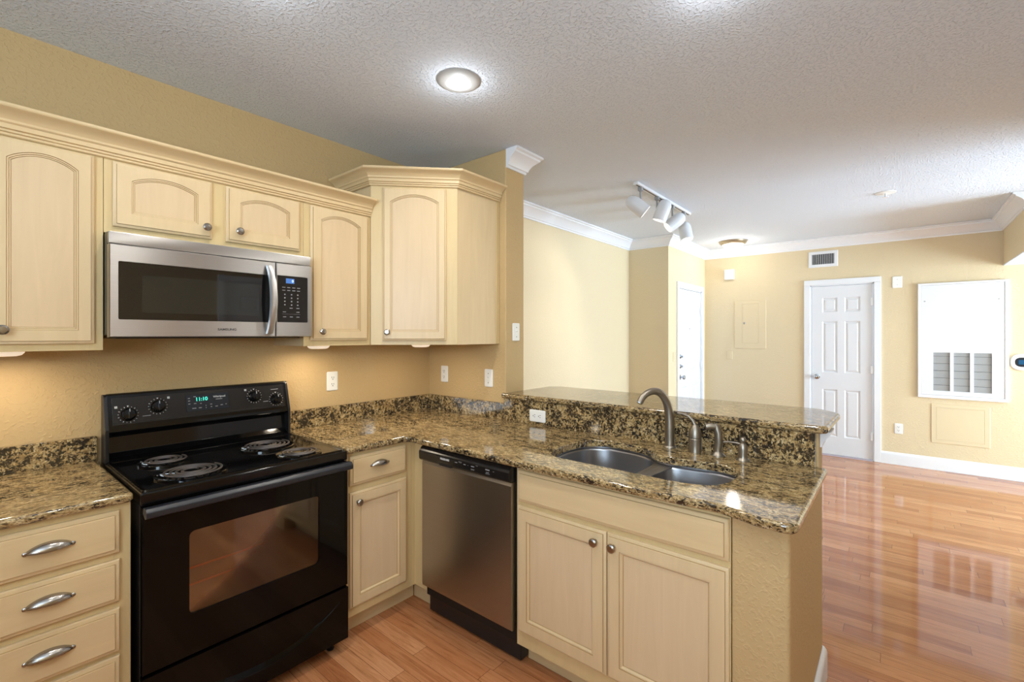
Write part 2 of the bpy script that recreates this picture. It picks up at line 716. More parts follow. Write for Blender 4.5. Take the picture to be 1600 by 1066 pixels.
# walls out of frame that close the place
b = MB()
b.box(-4.0, -3.88, -4.1, -3.75, 0, CEIL)
b.box(-4.0, -3.88, -2.15, 0.12, 0, CEIL)
b.box(-4.0, -3.88, -3.75, -2.15, 0, 1.25)
b.box(-4.0, -3.88, -3.75, -2.15, 2.3, CEIL)  # opening made for the added ceiling fill
struct('wall_left', b, M['wall'], smooth=0)
KX0, KX1 = -0.27, 0.55
b = MB()
b.box(-4.0, KX0, -4.1, -3.98, 0, CEIL)
b.box(KX1, 1.9, -4.1, -3.98, 0, CEIL)  # lengthened out of view to keep daylight off the corner wall end
b.box(KX0, KX1, -4.1, -3.98, 2.04, CEIL)
struct('wall_pantry', b, M['wall'], smooth=0)
b = MB(); b.box(1.9, 2.02, -7.4, -3.98, 0, CEIL)  # unseen wall, moved here to narrow the daylight reaching the kitchen
struct('wall_side', b, M['wall_lit'], smooth=0)
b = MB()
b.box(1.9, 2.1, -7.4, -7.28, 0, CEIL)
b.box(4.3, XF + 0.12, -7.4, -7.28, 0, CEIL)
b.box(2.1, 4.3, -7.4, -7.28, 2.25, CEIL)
struct('wall_patio', b, M['wall_lit'], smooth=0)

# half wall under the bar and the short end wall of the peninsula
PY = -2.36
b = MB()
b.prism(round_poly([(-0.64, PY), (0.0088, PY), (0.0088, -2.2015), (-0.64, -2.2015)], [0.022, 0, 0, 0.004], 5), 'z', 0, 0.883)
struct('wall_peninsula_end', b, M['wall'])
b = MB()
b.prism(round_poly([(0.009, PY), (0.13, PY), (0.13, SY - 0.0005), (0.009, SY - 0.0005)], [0, 0.012, 0, 0], 5), 'z', 0, 1.0485)
struct('wall_peninsula', b, M['wall'])

# crown moulding of the living room
cr = [(0, -0.118), (0.010, -0.118), (0.012, -0.104), (0.020, -0.100), (0.024, -0.086), (0.040, -0.060), (0.062, -0.040), (0.076, -0.031),
      (0.078, -0.020), (0.092, -0.014), (0.092, -0.001), (0, -0.001)]
crz = [(o, CEIL + z) for o, z in cr]
b = MB()
b.sweep([(0.0, SY), (0.182, SY), (0.182, YL), (XN, YL), (XN, YN), (XF, YN), (XF, -3.42), (3.3, -3.42)], crz)
struct('trim_crown', b, M['white_trim'])

bb = [(0.0005, 0.0005), (0.016, 0.0005), (0.016, 0.105), (0.013, 0.118), (0.008, 0.128), (0.004, 0.134), (0.0005, 0.134)]
b = MB(); b.sweep([(XF, DY1 - 0.064), (XF, -7.27)], bb)
struct('baseboard_far', b, M['white_trim'])
b = MB(); b.sweep([(XF, YN - 0.02), (XF, DY0 + 0.064)], bb)
struct('baseboard_hall', b, M['white_trim'])
b = MB(); b.sweep([(0.182, SY + 0.002), (0.182, YL), (XN, YL), (XN, YN), (FX0 - 0.064, YN)], bb)
struct('baseboard_living', b, M['white_trim'])
b = MB(); b.sweep([(-0.600, PY), (0.13, PY), (0.13, SY)], bb)
struct('baseboard_peninsula', b, M['white_trim'])
# small cove under the bar overhang
cv = [(0.0005, 0.985), (0.006, 0.985), (0.010, 0.998), (0.022, 1.020), (0.036, 1.036), (0.038, 1.048), (0.0005, 1.048)]
b = MB(); b.sweep([(0.045, PY), (0.13, PY), (0.13, SY - 0.002)], cv)
struct('trim_bar', b, M['white_trim'])


# ------------------------------------------------------------------ six panel doors
def six_panel(name, wd, ht, mtx, root, th=0.035):
    """slab with six recessed raised panels; local x across, z up, front toward -y"""
    st, mu = wd * 0.185, wd * 0.115
    pw = (wd - 2 * st - mu) / 2
    rows = [(0.105 * ht, 0.385 * ht), (0.485 * ht, 0.79 * ht), (0.845 * ht, 0.93 * ht)]
    m = MB()
    bm = m.bm
    xs = [0, st, st + pw, st + pw + mu, wd - st, wd]
    zs = [0] + [v for r in rows for v in r] + [ht]
    g = {}

    def V(x, y, z):
        k = (round(x, 5), round(y, 5), round(z, 5))
        if k not in g:
            g[k] = bm.verts.new((x, y, z))
        return g[k]
    for i in range(5):
        for j in range(len(zs) - 1):
            x0, x1, z0, z1 = xs[i], xs[i + 1], zs[j], zs[j + 1]
            if i in (1, 3) and j % 2 == 1:
                prev = [(x0, z0), (x1, z0), (x1, z1), (x0, z1)]
                py = 0.0
                for ins, yy in ((0.010, 0.009), (0.016, 0.011), (0.034, 0.003)):
                    cur = [(x0 + ins, z0 + ins), (x1 - ins, z0 + ins), (x1 - ins, z1 - ins), (x0 + ins, z1 - ins)]
                    for k in range(4):
                        a, c = k, (k + 1) % 4
                        bm.faces.new((V(prev[a][0], py, prev[a][1]), V(prev[c][0], py, prev[c][1]), V(cur[c][0], yy, cur[c][1]), V(cur[a][0], yy, cur[a][1])))
                    prev, py = cur, yy
                bm.faces.new([V(p[0], py, p[1]) for p in prev])
            else:
                bm.faces.new((V(x0, 0, z0), V(x1, 0, z0), V(x1, 0, z1), V(x0, 0, z1)))
    # edges and back
    m.box(0, wd, 0.012, th, 0, ht)
    for (a, c) in (((0, 0), (wd, 0)), ((wd, 0), (wd, ht)), ((wd, ht), (0, ht)), ((0, ht), (0, 0))):
        vs = [bm.verts.new(p) for p in ((a[0], 0, a[1]), (c[0], 0, c[1]), (c[0], 0.012, c[1]), (a[0], 0.012, a[1]))]
        bm.faces.new(vs)
    bmesh.ops.transform(bm, matrix=mtx, verts=bm.verts[:])
    return m.build(name, M['white_door'], root, smooth=0)


def casing(x0, x1, zt, wdt, th, mtx, root):
    """three sided door casing and jamb, local x across, z up, wall face at y=0"""
    m = MB()
    m.box(x0 - wdt, x0, -th, -0.0005, 0.0005, zt - 0.0003, 0.003)
    m.box(x1, x1 + wdt, -th, -0.0005, 0.0005, zt - 0.0003, 0.003)
    m.box(x0 - wdt, x1 + wdt, -th, -0.0005, zt, zt + wdt, 0.003)
    m.box(x0, x0 + 0.012, 0, 0.11, 0.0005, zt)
    m.box(x1 - 0.012, x1, 0, 0.11, 0.0005, zt)
    m.box(x0, x1, 0, 0.11, zt - 0.012, zt)
    bmesh.ops.transform(m.bm, matrix=mtx, verts=m.bm.verts[:])
    return m.build('door_frame', M['white_trim'], root, smooth=0)


def knob_set(name, pos, out, root, m, r=0.027):
    q = Vector((0, 0, 1)).rotation_difference(Vector(out)).to_matrix().to_4x4()
    k = MB()
    k.lathe([(0.031, 0), (0.031, 0.006), (0.012, 0.010), (0.010, 0.028), (r * 0.8, 0.036), (r, 0.048), (r * 0.92, 0.058), (r * 0.5, 0.064), (0, 0.065)], 24, Matrix.Translation(pos) @ q)
    return k.build(name, m, root)


# closet door on the far wall (local x -> world -y)
RZ = Matrix.Translation((XF, DY0, 0)) @ Matrix.Rotation(-PI / 2, 4, 'Z')
wd = DY0 - DY1
d1 = bpy.data.objects.new('door_1', None); COL.objects.link(d1); d1.location = (XF, (DY0 + DY1) / 2, 0); d1['kind'] = 'structure'
casing(0, wd, DZ, 0.062, 0.018, RZ, d1)
six_panel('door_panel', wd - 0.03, DZ - 0.032, RZ @ Matrix.Translation((0.015, 0.008, 0.016)), d1)
knob_set('door_knob', (XF + 0.008, DY0 - 0.07, 0.935), (-1, 0, 0), d1, M['chrome'])
for z in (0.28, 1.04, 1.82):
    h = MB(); h.box(XF - 0.010, XF + 0.006, DY1 + 0.004, DY1 + 0.030, z - 0.045, z + 0.045, 0.003)
    h.build('hinge', M['white_trim'], d1)
# entrance door
RE = Matrix.Translation((FX0, YN, 0))
wd = FX1 - FX0
d2 = bpy.data.objects.new('door_2', None); COL.objects.link(d2); d2.location = ((FX0 + FX1) / 2, YN, 0); d2['kind'] = 'structure'
casing(0, wd, FZ, 0.062, 0.018, RE, d2)
six_panel('door_panel', wd - 0.03, FZ - 0.032, RE @ Matrix.Translation((0.015, 0.010, 0.016)), d2, 0.045)
knob_set('door_knob', (FX0 + 0.085, YN + 0.010, 0.915), (0, -1, 0), d2, M['chrome'], 0.029)
for nm, z in (('deadbolt', 1.05), ('latch', 1.17)):
    k = MB(); k.lathe([(0.026, 0), (0.026, 0.008), (0.020, 0.014), (0, 0.015)], 20, Matrix.Translation((FX0 + 0.085, YN + 0.010, z)) @ X90())
    k.box(FX0 + 0.080, FX0 + 0.090, YN - 0.028, YN - 0.003, z - 0.014, z + 0.014, 0.002)
    k.build(nm, M['chrome'], d2)
k = MB(); k.lathe([(0.009, 0), (0.009, 0.005), (0, 0.006)], 12, Matrix.Translation(((FX0 + FX1) / 2, YN + 0.010, 1.52)) @ X90())
k.build('peephole', M['chrome'], d2)
for z in (0.28, 1.04, 1.76):
    h = MB(); h.box(FX1 - 0.030, FX1 - 0.004, YN - 0.010, YN + 0.006, z - 0.045, z + 0.045, 0.003)
    h.build('hinge', M['white_trim'], d2)
# pantry door behind the viewer, seen only in the oven and microwave glass
RP = Matrix.Translation((KX1, -3.98, 0)) @ Matrix.Rotation(PI, 4, 'Z')
d3 = bpy.data.objects.new('door_3', None); COL.objects.link(d3); d3.location = ((KX0 + KX1) / 2, -3.98, 0); d3['kind'] = 'structure'
casing(0, KX1 - KX0, 2.04, 0.062, 0.018, RP, d3)
six_panel('door_panel', KX1 - KX0 - 0.03, 2.008, RP @ Matrix.Translation((0.015, 0.010, 0.016)), d3)


# ------------------------------------------------------------------ cabinet pieces (local: x across, z up, front toward -y)
def door_mesh(w, h, st, bot, sho, rise, t=0.020):
    """frame and panel door, arched when rise>0. st = stile width, bot = panel bottom, sho = panel shoulder height"""
    N = 20 if rise > 0 else 1
    x0, x1 = st, w - st
    inner = [(x0, bot), (x1, bot)]
    outer = [(0, 0), (w, 0)]
    if rise > 0:
        c = x1 - x0
        R = (c * c / 4 + rise * rise) / (2 * rise)
        zc = sho + rise - R
    for k in range(N + 1):
        f = k / N
        x = x1 + (x0 - x1) * f
        z = sho if rise <= 0 else zc + math.sqrt(max(0, R * R - (x - (x0 + x1) / 2) ** 2))
        inner.append((x, z))
        outer.append((w + (0 - w) * f, h))
    m = MB()

    def ins_outer(d):
        out = []
        for (x, z) in outer:
            out.append((d + x * (w - 2 * d) / w, d + z * (h - 2 * d) / h))
        return out

    def L(poly, y):
        return [(p[0], y, p[1]) for p in poly]
    groups = [([L(outer, 0), L(outer, -t + 0.010), L(ins_outer(0.003), -t + 0.007), L(ins_outer(0.0095), -t + 0.0050)], 0),
              ([L(ins_outer(0.0095), -t + 0.0050), L(ins_outer(0.0105), -t + 0.0008)], 1),
              ([L(ins_outer(0.0105), -t + 0.0008), L(ins_outer(0.0125), -t), L(inner, -t)], 0),
              ([L(inner, -t), L(offset(inner, 0.0012), -t + 0.0035)], 1),
              ([L(offset(inner, 0.0012), -t + 0.0035), L(offset(inner, 0.0055), -t + 0.0030)], 0)]
    if rise > 0:
        groups += [([L(offset(inner, 0.0055), -t + 0.0030), L(offset(inner, 0.0068), -t + 0.0062)], 1),
                   ([L(offset(inner, 0.0068), -t + 0.0062), L(offset(inner, 0.0105), -t + 0.0062)], 0),
                   ([L(offset(inner, 0.0105), -t + 0.0062), L(offset(inner, 0.0118), -t + 0.0090)], 1)]
    else:
        groups += [([L(offset(inner, 0.0055), -t + 0.0030), L(offset(inner, 0.0110), -t + 0.0085)], 0),
                   ([L(offset(inner, 0.0110), -t + 0.0085), L(offset(inner, 0.0128), -t + 0.0115)], 1)]
    m.glaze = []
    for i, (rg_, gi) in enumerate(groups):
        n0 = len(m.bm.faces)
        m.rings(rg_, True, i == 0, False)
        m.bm.faces.ensure_lookup_table()
        for f in m.bm.faces[n0:]:
            f.material_index = gi
    bmesh.ops.remove_doubles(m.bm, verts=m.bm.verts[:], dist=1e-6)
    return m, offset(inner, 0.0118 if rise > 0 else 0.0128), -t + (0.0090 if rise > 0 else 0.0115)


def place_m(mb, mtx):
    bmesh.ops.transform(mb.bm, matrix=mtx, verts=mb.bm.verts[:])
    return mb


def cab_door(root, mtx, w, h, st, bot, sho, rise, knob, local=False):
    m, inner, yp = door_mesh(w, h, st, bot, sho, rise)
    d = place_m(m, mtx).build('door', M['maple'], root, local=local)
    d.data.materials.append(M['glaze'])
    p = MB()
    p.bm.faces.new([p.bm.verts.new((x, yp, z)) for x, z in inner])
    place_m(p, mtx).build('door_panel', M['maple_panel'], d, smooth=0, local=local)
    if knob:
        knob_m(d, mtx, knob[0], knob[1], local)
    return d


def knob_m(parent, mtx, x, z, local=False):
    k = MB()
    k.lathe([(0.007, 0), (0.007, 0.002), (0.0055, 0.006), (0.006, 0.012), (0.013, 0.016), (0.0165, 0.021), (0.0160, 0.026), (0.011, 0.030), (0, 0.031)], 24,
            mtx @ Matrix.Translation((x, -0.0200, z)) @ X90())
    return k.build('knob', M['pull_metal'], parent, local=local)


def drawer_front(root, mtx, w, h, name='drawer', t=0.020):
    m = MB()
    o = [(0, 0), (w, 0), (w, h), (0, h)]
    L = lambda d, y: [(p[0], y, p[1]) for p in offset(o, d)]
    for i, (rg_, gi) in enumerate((([L(0, 0), L(0, -t + 0.010), L(0.003, -t + 0.007), L(0.0125, -t + 0.0046)], 0), ([L(0.0125, -t + 0.0046), L(0.0138, -t + 0.0008)], 1), ([L(0.0138, -t + 0.0008), L(0.0155, -t)], 0))):
        n0 = len(m.bm.faces)
        m.rings(rg_, True, i == 0, i == 2)
        m.bm.faces.ensure_lookup_table()
        for f in m.bm.faces[n0:]:
            f.material_index = gi
    bmesh.ops.remove_doubles(m.bm, verts=m.bm.verts[:], dist=1e-6)
    o = place_m(m, mtx).build(name, M['maple_h'], root, smooth=25)
    o.data.materials.append(M['glaze'])
    return o


def cup_pull(parent, mtx, x, z, w=0.106):
    """half shell bin pull with eared ends"""
    m = MB()
    rings = []
    N = 22
    for i in range(N + 1):
        f = -1 + 2 * i / N
        a = max(0.0, 1 - f * f)
        hgt = 0.004 + 0.020 * a ** 0.8
        dep = 0.0035 + 0.021 * a ** 0.75
        ring = []
        for k in range(9):
            q = PI * k / 8
            # from top edge on the face round to the lower lip
            zz = hgt * math.cos(q * 0.52)
            yy = -dep * math.sin(q * 0.52) - 0.0005
            ring.append((x + f * w / 2, yy - 0.020, z - 0.006 + zz))
        for k in range(8, -1, -1):
            q = PI * k / 8
            zz = (hgt - 0.002) * math.cos(q * 0.52)
            yy = -max(0.001, dep - 0.002) * math.sin(q * 0.52) - 0.0004
            ring.append((x + f * w / 2, yy - 0.020, z - 0.006 + zz))
        rings.append(ring)
    m.rings(rings)
    for s in (-1, 1):
        m.lathe([(0.006, 0), (0.006, 0.003), (0.0035, 0.005), (0, 0.0055)], 14, Matrix.Translation((x + s * (w / 2 - 0.001), -0.0203, z - 0.004)) @ X90())
    return place_m(m, mtx).build('pull', M['pull_metal'], parent, smooth=40)


def T(x, y, z):
    return Matrix.Translation((x, y, z))


# ------------------------------------------------------------------ wall cabinets on the kitchen wall
FY = -0.332      # front of face frames
UB, UT = 1.384, 2.135


def carcass(root, x0, x1, z0, z1, front, wallgap=0.0015):
    b = MB(); b.box(x0, x1, front + 0.019, -wallgap, z0, z1, 0.0008, 1)
    return b.build('cabinet_box', M['maple'], root, smooth=0)


def face_frame(root, x0, x1, z0, z1, front, stiles, rails):
    b = MB()
    for s0, s1 in stiles:
        b.box(s0, s1, front, front + 0.019, z0, z1, 0.0008, 1)
    for r0, r1 in rails:
        b.box(x0 + 0.001, x1 - 0.001, front + 0.0003, front + 0.019, r0, r1, 0.0008, 1)
    return b.build('face_frame', M['maple_frame'], root, smooth=0)


# left tall wall cabinet
cA = thing('wall_cabinet', 'tall maple wall cabinet with arched doors left of the microwave', 'cabinet', (-2.14, -0.166, UB))
carcass(cA, -2.440, -1.843, UB, UT, FY)
face_frame(cA, -2.440, -1.843, UB, UT, FY, [(-2.440, -2.392), (-2.155, -2.118), (-1.882, -1.843)], [(UB, UB + 0.045), (UT - 0.06, UT)])
for x0, kx in ((-2.1315, 0.034), (-2.4025, 0.2285)):
    cab_door(cA, T(x0, FY, 1.409), 0.2625, 0.684, 0.0435, 0.047, 0.617, 0.034, (kx, 0.048))

# cabinet over the microwave
cB = thing('wall_cabinet', 'short maple wall cabinet with two small arched doors above the microwave', 'cabinet', (-1.465, -0.166, 1.822))
carcass(cB, -1.8415, -1.0885, 1.822, UT, FY)
face_frame(cB, -1.8415, -1.0885, 1.822, UT, FY, [(-1.8415, -1.806), (-1.50, -1.428), (-1.122, -1.0885)], [(1.822, 1.865), (UT - 0.06, UT)])
cab_door(cB, T(-1.817, FY, 1.849), 0.327, 0.243, 0.054, 0.053, 0.178, 0.030, (0.300, 0.044))
cab_door(cB, T(-1.436, FY, 1.849), 0.327, 0.243, 0.054, 0.053, 0.178, 0.030, (0.046, 0.048))

# narrow cabinet right of the microwave
cC = thing('wall_cabinet', 'narrow maple wall cabinet with single arched door right of the microwave', 'cabinet', (-0.9, -0.166, UB))
carcass(cC, -1.087, -0.7075, UB, UT, FY)
face_frame(cC, -1.087, -0.7075, UB, UT, FY, [(-1.087, -1.046), (-0.75, -0.7075)], [(UB, UB + 0.045), (UT - 0.06, UT)])
cab_door(cC, T(-1.056, FY, 1.412), 0.326, 0.680, 0.050, 0.048, 0.613, 0.034, (0.049, 0.045))

# cornice over these three
cp = [(0.0005, 2.098), (0.006, 2.098), (0.010, 2.101), (0.010, 2.107), (0.007, 2.109), (0.013, 2.111), (0.013, 2.117), (0.0105, 2.119), (0.0175, 2.121), (0.0175, 2.136),
      (0.021, 2.138), (0.024, 2.141), (0.0245, 2.148), (0.030, 2.156), (0.039, 2.165), (0.051, 2.172), (0.060, 2.175), (0.064, 2.178), (0.066, 2.182), (0.066, 2.189), (0.0005, 2.189)]
b = MB()
b.sweep([(-2.440, FY), (-0.7075, FY)], cp)
tag(b.build('cabinet_cornice', M['maple_h'], smooth=25), 'long maple crown moulding along the top of the wall cabinets above the microwave', 'molding')
b = MB()

# diagonal corner cabinet
P0, P1 = Vector((-0.705, -0.335)), Vector((-0.362, -0.672))
dv = (P1 - P0).normalized()
ang = math.atan2(dv.y, dv.x)
DT = 2.350
cD = thing('corner_wall_cabinet', 'tall diagonal maple corner wall cabinet with its own crown and one arched door', 'cabinet', (0, 0, UB))
b = MB()
b.prism([(-0.0015, -0.0015), (-0.705, -0.0015), (-0.705, -0.335), (P0.x + 0.0002, P0.y), (P1.x, P1.y), (-0.0015, -0.672)], 'z', UB, DT)
b.build('cabinet_box', M['maple'], cD, smooth=0)
MD = Matrix.Translation((P0.x, P0.y, 0)) @ Matrix.Rotation(ang, 4, 'Z')
FL = (P1 - P0).length
b = MB()
b.box(0.0, 0.080, -0.004, 0.012, UB, DT, 0.0008, 1)
b.box(FL - 0.075, FL, -0.004, 0.012, UB, DT, 0.0008, 1)
b.box(0.001, FL - 0.001, -0.0037, 0.012, UB, UB + 0.04, 0.0008, 1)
b.box(0.001, FL - 0.001, -0.0037, 0.012, DT - 0.12, DT, 0.0008, 1)
place_m(b, MD).build('face_frame', M['maple_frame'], cD, smooth=0)
cab_door(cD, MD @ T(0.067, -0.004, 1.408), 0.352, 0.856, 0.042, 0.050, 0.777, 0.040, (0.028, 0.047))
b = MB(); b.box(-0.030, -0.002, -0.676, -0.6722, UB, DT - 0.07, 0.001, 1)
b.build('end_stile', M['maple_frame'], cD, smooth=0)
b = MB()
b.sweep([(-0.705, -0.004), (-0.705, -0.335), (P1.x, P1.y), (-0.004, -0.672)], [(o + 0.004, z + 0.176) for o, z in cp])
b.build('cornice', M['maple_h'], cD, smooth=25)


# ------------------------------------------------------------------ microwave
def rrect(x0, x1, z0, z1, r, seg=5):
    return round_poly([(x0, z0), (x1, z0), (x1, z1), (x0, z1)], r, seg)


mw = thing('microwave_oven', 'stainless over-range microwave with black window and curved handle above the stove', 'microwave', (-1.465, -0.2, 1.432))
mx0, mx1, mz0, mz1 = -1.8405, -1.0895, 1.432, 1.8175
b = MB(); b.box(mx0, mx1, -0.385, -0.0015, mz0 + 0.008, mz1, 0.002)
b.box(mx0 + 0.03, mx1 - 0.03, -0.36, -0.05, mz0 - 0.006, mz0 + 0.010, 0.002)
b.build('case', M['black_satin'], mw)
b = MB(); b.box(mx0, mx1, -0.412, -0.386, 1.773, mz1, 0.004)
b.build('vent_trim', M['steel_h'], mw)
# door with a window opening
xs_ = -1.259
b = MB()
fr = ccw([(mx0, mz0), (xs_, mz0), (xs_, 1.7705), (mx0, 1.7705)])
win = rrect(-1.815, -1.272, 1.4965, 1.7105, 0.006)
outer_b = [b.bm.verts.new((x, -0.386, z)) for x, z in fr]


def framed(bm_mb, outer, hole, yb, yf, bev=0.003, depth=0.004):
    """front plate in the xz plane with a hole, facing -y"""
    bm = bm_mb.bm
    o0 = [bm.verts.new((x, yb, z)) for x, z in outer]
    o1 = [bm.verts.new((x, yf + bev, z)) for x, z in outer]
    o2 = [bm.verts.new((x, yf, z)) for x, z in offset(outer, bev)]
    h1 = [bm.verts.new((x, yf, z)) for x, z in hole]
    h2 = [bm.verts.new((x, yf + depth, z)) for x, z in offset(hole, 0.001)]
    h3 = [bm.verts.new((x, yb, z)) for x, z in offset(hole, 0.001)]
    for A_, B_ in ((o0, o1), (o1, o2), (h1, h2), (h2, h3)):
        for j in range(len(A_)):
            k = (j + 1) % len(A_)
            bm.faces.new((A_[j], A_[k], B_[k], B_[j]))
    ed = []
    for lp in (o2, h1):
        for j in range(len(lp)):
            e = (lp[j], lp[(j + 1) % len(lp)])
            ed.append(bm.edges.get(e) or bm.edges.new(e))
    bmesh.ops.triangle_fill(bm, use_beauty=True, use_dissolve=False, edges=ed, normal=(0, -1, 0))


b = MB()
framed(b, fr, ccw(win), -0.386, -0.420)
mdoor = b.build('door', M['steel_h'], mw)
b = MB(); b.prism(rrect(-1.816, -1.271, 1.4955, 1.7115, 0.006), 'y', -0.4165, -0.390)
wn = b.build('door_window', M['dark_glass'], mdoor, smooth=0)
b = MB(); b.prism(rrect(-1.745, -1.330, 1.525, 1.665, 0.008), 'y', -0.4170, -0.4160)
b.build('window_screen', M['mesh_glass'], wn, smooth=0)
# handle: bowed vertical bar
hp = []
for i in range(15):
    f = i / 14
    z = 1.445 + f * 0.306
    bow = math.sin(PI * f)
    hp.append((-1.2905 + 0.006 * bow, -0.428 - 0.036 * bow ** 0.7, z))
b = MB()
rings = []
for i, p in enumerate(hp):
    wv = 0.014 + 0.002 * math.sin(PI * i / 14)
    rings.append([(p[0] + wv * cx, p[1] + 0.008 * cy, p[2]) for cx, cy in ((-1, 0.6), (-0.8, -0.8), (0, -1.05), (0.8, -0.8), (1, 0.6), (0.6, 1.0), (-0.6, 1.0))])
b.rings(rings)
b.build('handle', M['steel_h'], mdoor, smooth=40)
text('lettering', 'SAMSUNG', 0.0125, (-1.458, -0.4204, 1.463), (1, 0, 0), (0, 0, 1), M['lettering_dark'], mdoor, xs=1.25, bold=0.0003)
# control side
b = MB()
fr = ccw([(xs_ + 0.003, mz0), (mx1, mz0), (mx1, 1.7705), (xs_ + 0.003, 1.7705)])
framed(b, fr, ccw(round_poly([(xs_ + 0.007, 1.4985), (-1.109, 1.4985), (-1.109, 1.7145), (xs_ + 0.007, 1.7145)], [0.001, 0.007, 0.007, 0.001], 4)), -0.386, -0.420)
cpn = b.build('control_surround', M['steel_h'], mw)
b = MB(); b.box(xs_ + 0.0065, -1.1085, -0.4175, -0.39, 1.498, 1.715)
pn = b.build('control_panel', M['black_panel'], cpn, smooth=0)
b = MB(); b.box(-1.212, -1.173, -0.4185, -0.4172, 1.680, 1.7025)
ds = b.build('display', M['blue_lit'], pn, smooth=0)
text('lettering', '0', 0.017, (-1.181, -0.4188, 1.691), (1, 0, 0), (0, 0, 1), M['pale_digits'], ds)
b = MB()
random.seed(3)
for zz in (1.6605, 1.647):
    for xx in (-1.222, -1.199, -1.176, -1.153):
        b.box(xx - 0.007, xx + 0.007, -0.4183, -0.4173, zz - 0.0014, zz + 0.0014)
for zz in (1.628, 1.612, 1.596, 1.580):
    for xx in (-1.217, -1.186, -1.157):
        b.box(xx - 0.0028, xx + 0.0028, -0.4183, -0.4173, zz - 0.0028, zz + 0.0028)
for zz, xs2 in ((1.565, (-1.188, -1.156)), (1.547, (-1.219, -1.156)), (1.524, (-1.218, -1.187, -1.156))):
    for xx in xs2:
        b.box(xx - 0.007, xx + 0.007, -0.4183, -0.4173, zz - 0.0016, zz + 0.0016)
b.box(-1.229, -1.145, -0.4182, -0.4173, 1.5365, 1.5371)
b.build('lettering', M['lettering_dim'], pn, smooth=0)

# ------------------------------------------------------------------ electric range
rx0, rx1 = -1.801, -1.044
rg = thing('electric_range', 'black freestanding electric coil range with backguard between the base cabinets', 'stove', ((rx0 + rx1) / 2, -0.33, 0))
b = MB()
b.box(rx0 + 0.002, rx1 - 0.002, -0.640, -0.022, 0.055, 0.870, 0.003)
b.build('body', M['black_satin'], rg)
# cooktop with raised rim
ct = MB()
ct.box(rx0, rx1, -0.662, -0.022, 0.868, 0.910, 0.006, 3)
cto = rrect(rx0 + 0.004, rx1 - 0.004, -0.655, -0.080, 0.02)
cto = ccw(cto)
ct.rings([[(x, y, 0.908) for x, y in cto], [(x, y, 0.9165) for x, y in offset(cto, 0.003)], [(x, y, 0.9165) for x, y in offset(cto, 0.010)], [(x, y, 0.912) for x, y in offset(cto, 0.018)]], True, False, True)
ct.build('cooktop', M['black'], rg)
# backguard
bgp = [(-0.022, 0.905), (-0.022, 1.186), (-0.050, 1.192), (-0.062, 1.186), (-0.098, 1.048), (-0.100, 1.036), (-0.094, 1.028), (-0.066, 1.020), (-0.060, 1.010),
       (-0.066, 0.945), (-0.082, 0.926), (-0.115, 0.914), (-0.115, 0.905)]
b = MB(); b.prism(bgp, 'x', rx0 + 0.012, rx1 - 0.012, 0.0012)
gd = b.build('backguard', M['black'], rg)
for s0, s1 in ((rx0 + 0.001, rx0 + 0.013), (rx1 - 0.013, rx1 - 0.001)):
    b = MB()
    b.prism(round_poly([(-0.022, 0.905), (-0.022, 1.188), (-0.060, 1.191), (-0.103, 1.045), (-0.104, 0.915), (-0.100, 0.905)], [0.004, 0.01, 0.016, 0.016, 0.012, 0.0], 4), 'x', s0, s1, 0.001)
    b.build('end_cap', M['black_satin'], gd)
# the control face slopes from (y -0.098, z 1.048) to (y -0.062, z 1.186)
fv = Vector((0, 0.036, 0.138)); fl = fv.length; fu = fv.normalized(); fn = Vector((0, -fu.z, fu.y))
CF = Matrix(((1, 0, 0, (rx0 + rx1) / 2), (0, -fn.y, fu.y, -0.098), (0, -fn.z, fu.z, 1.048), (0, 0, 0, 1)))  # local x across, -y out, z up the face
# thin panel
b = MB(); b.box(-0.352, 0.352, -0.0022, 0.001, 0.014, fl - 0.012, 0.001)
cpanel = place_m(b, CF).build('control_panel', M['black_panel'], gd)
b = MB(); b.box(-0.352, 0.352, -0.0030, -0.0020, 0.021, 0.0225)
place_m(b, CF).build('panel_line', M['black_matte'], cpanel, smooth=0)
kx = [(-0.300, 0.055), (-0.196, 0.078), (0.205, 0.082), (0.310, 0.056)]
for i, (x, z) in enumerate(kx):
    k = MB()
    k.lathe([(0.027, 0), (0.027, 0.006), (0.0235, 0.010), (0.0215, 0.024), (0.019, 0.0265), (0, 0.027)], 30, T(x, -0.0025, z) @ X90())
    k.box(x - 0.0045, x + 0.0045, -0.034, -0.018, z - 0.021, z + 0.021, 0.002)
    kk = place_m(k, CF).build('control_knob', M['black'], cpanel)
    k = MB(); k.box(x - 0.001, x + 0.001, -0.0346, -0.0338, z + 0.008, z + 0.020)
    place_m(k, CF).build('pointer', M['lettering'], kk, smooth=0)
    k = MB()
    for a in range(17):
        if a == 0:
            continue
        q = PI / 2 + 2 * PI * a / 17
        r0, r1 = (0.031, 0.036) if a % 2 else (0.032, 0.035)
        ca, sa = math.cos(q), math.sin(q)
        n0 = Vector((-sa, 0, ca)) * 0.0009
        c0, c1 = Vector((x + r0 * ca, -0.0028, z + r0 * sa)), Vector((x + r1 * ca, -0.0028, z + r1 * sa))
        k.bm.faces.new([k.bm.verts.new(p) for p in (c0 - n0, c0 + n0, c1 + n0, c1 - n0)])
    vs = [(x - 0.004, -0.0028, z + 0.038), (x + 0.004, -0.0028, z + 0.038), (x, -0.0028, z + 0.0325)]
    k.bm.faces.new([k.bm.verts.new(p) for p in vs])
    # little burner map beside each dial
    sx = -1 if i in (0, 2) else 1
    if i < 3:
        for p in range(4):
            k.box(x + sx * 0.040 - 0.004 + (p % 2) * 0.005, x + sx * 0.040 + (p % 2) * 0.005, -0.0030, -0.0022, z + 0.030 + (p // 2) * 0.005, z + 0.0345 + (p // 2) * 0.005)
    place_m(k, CF).build('dial_marks', M['lettering'], cpanel, smooth=0)
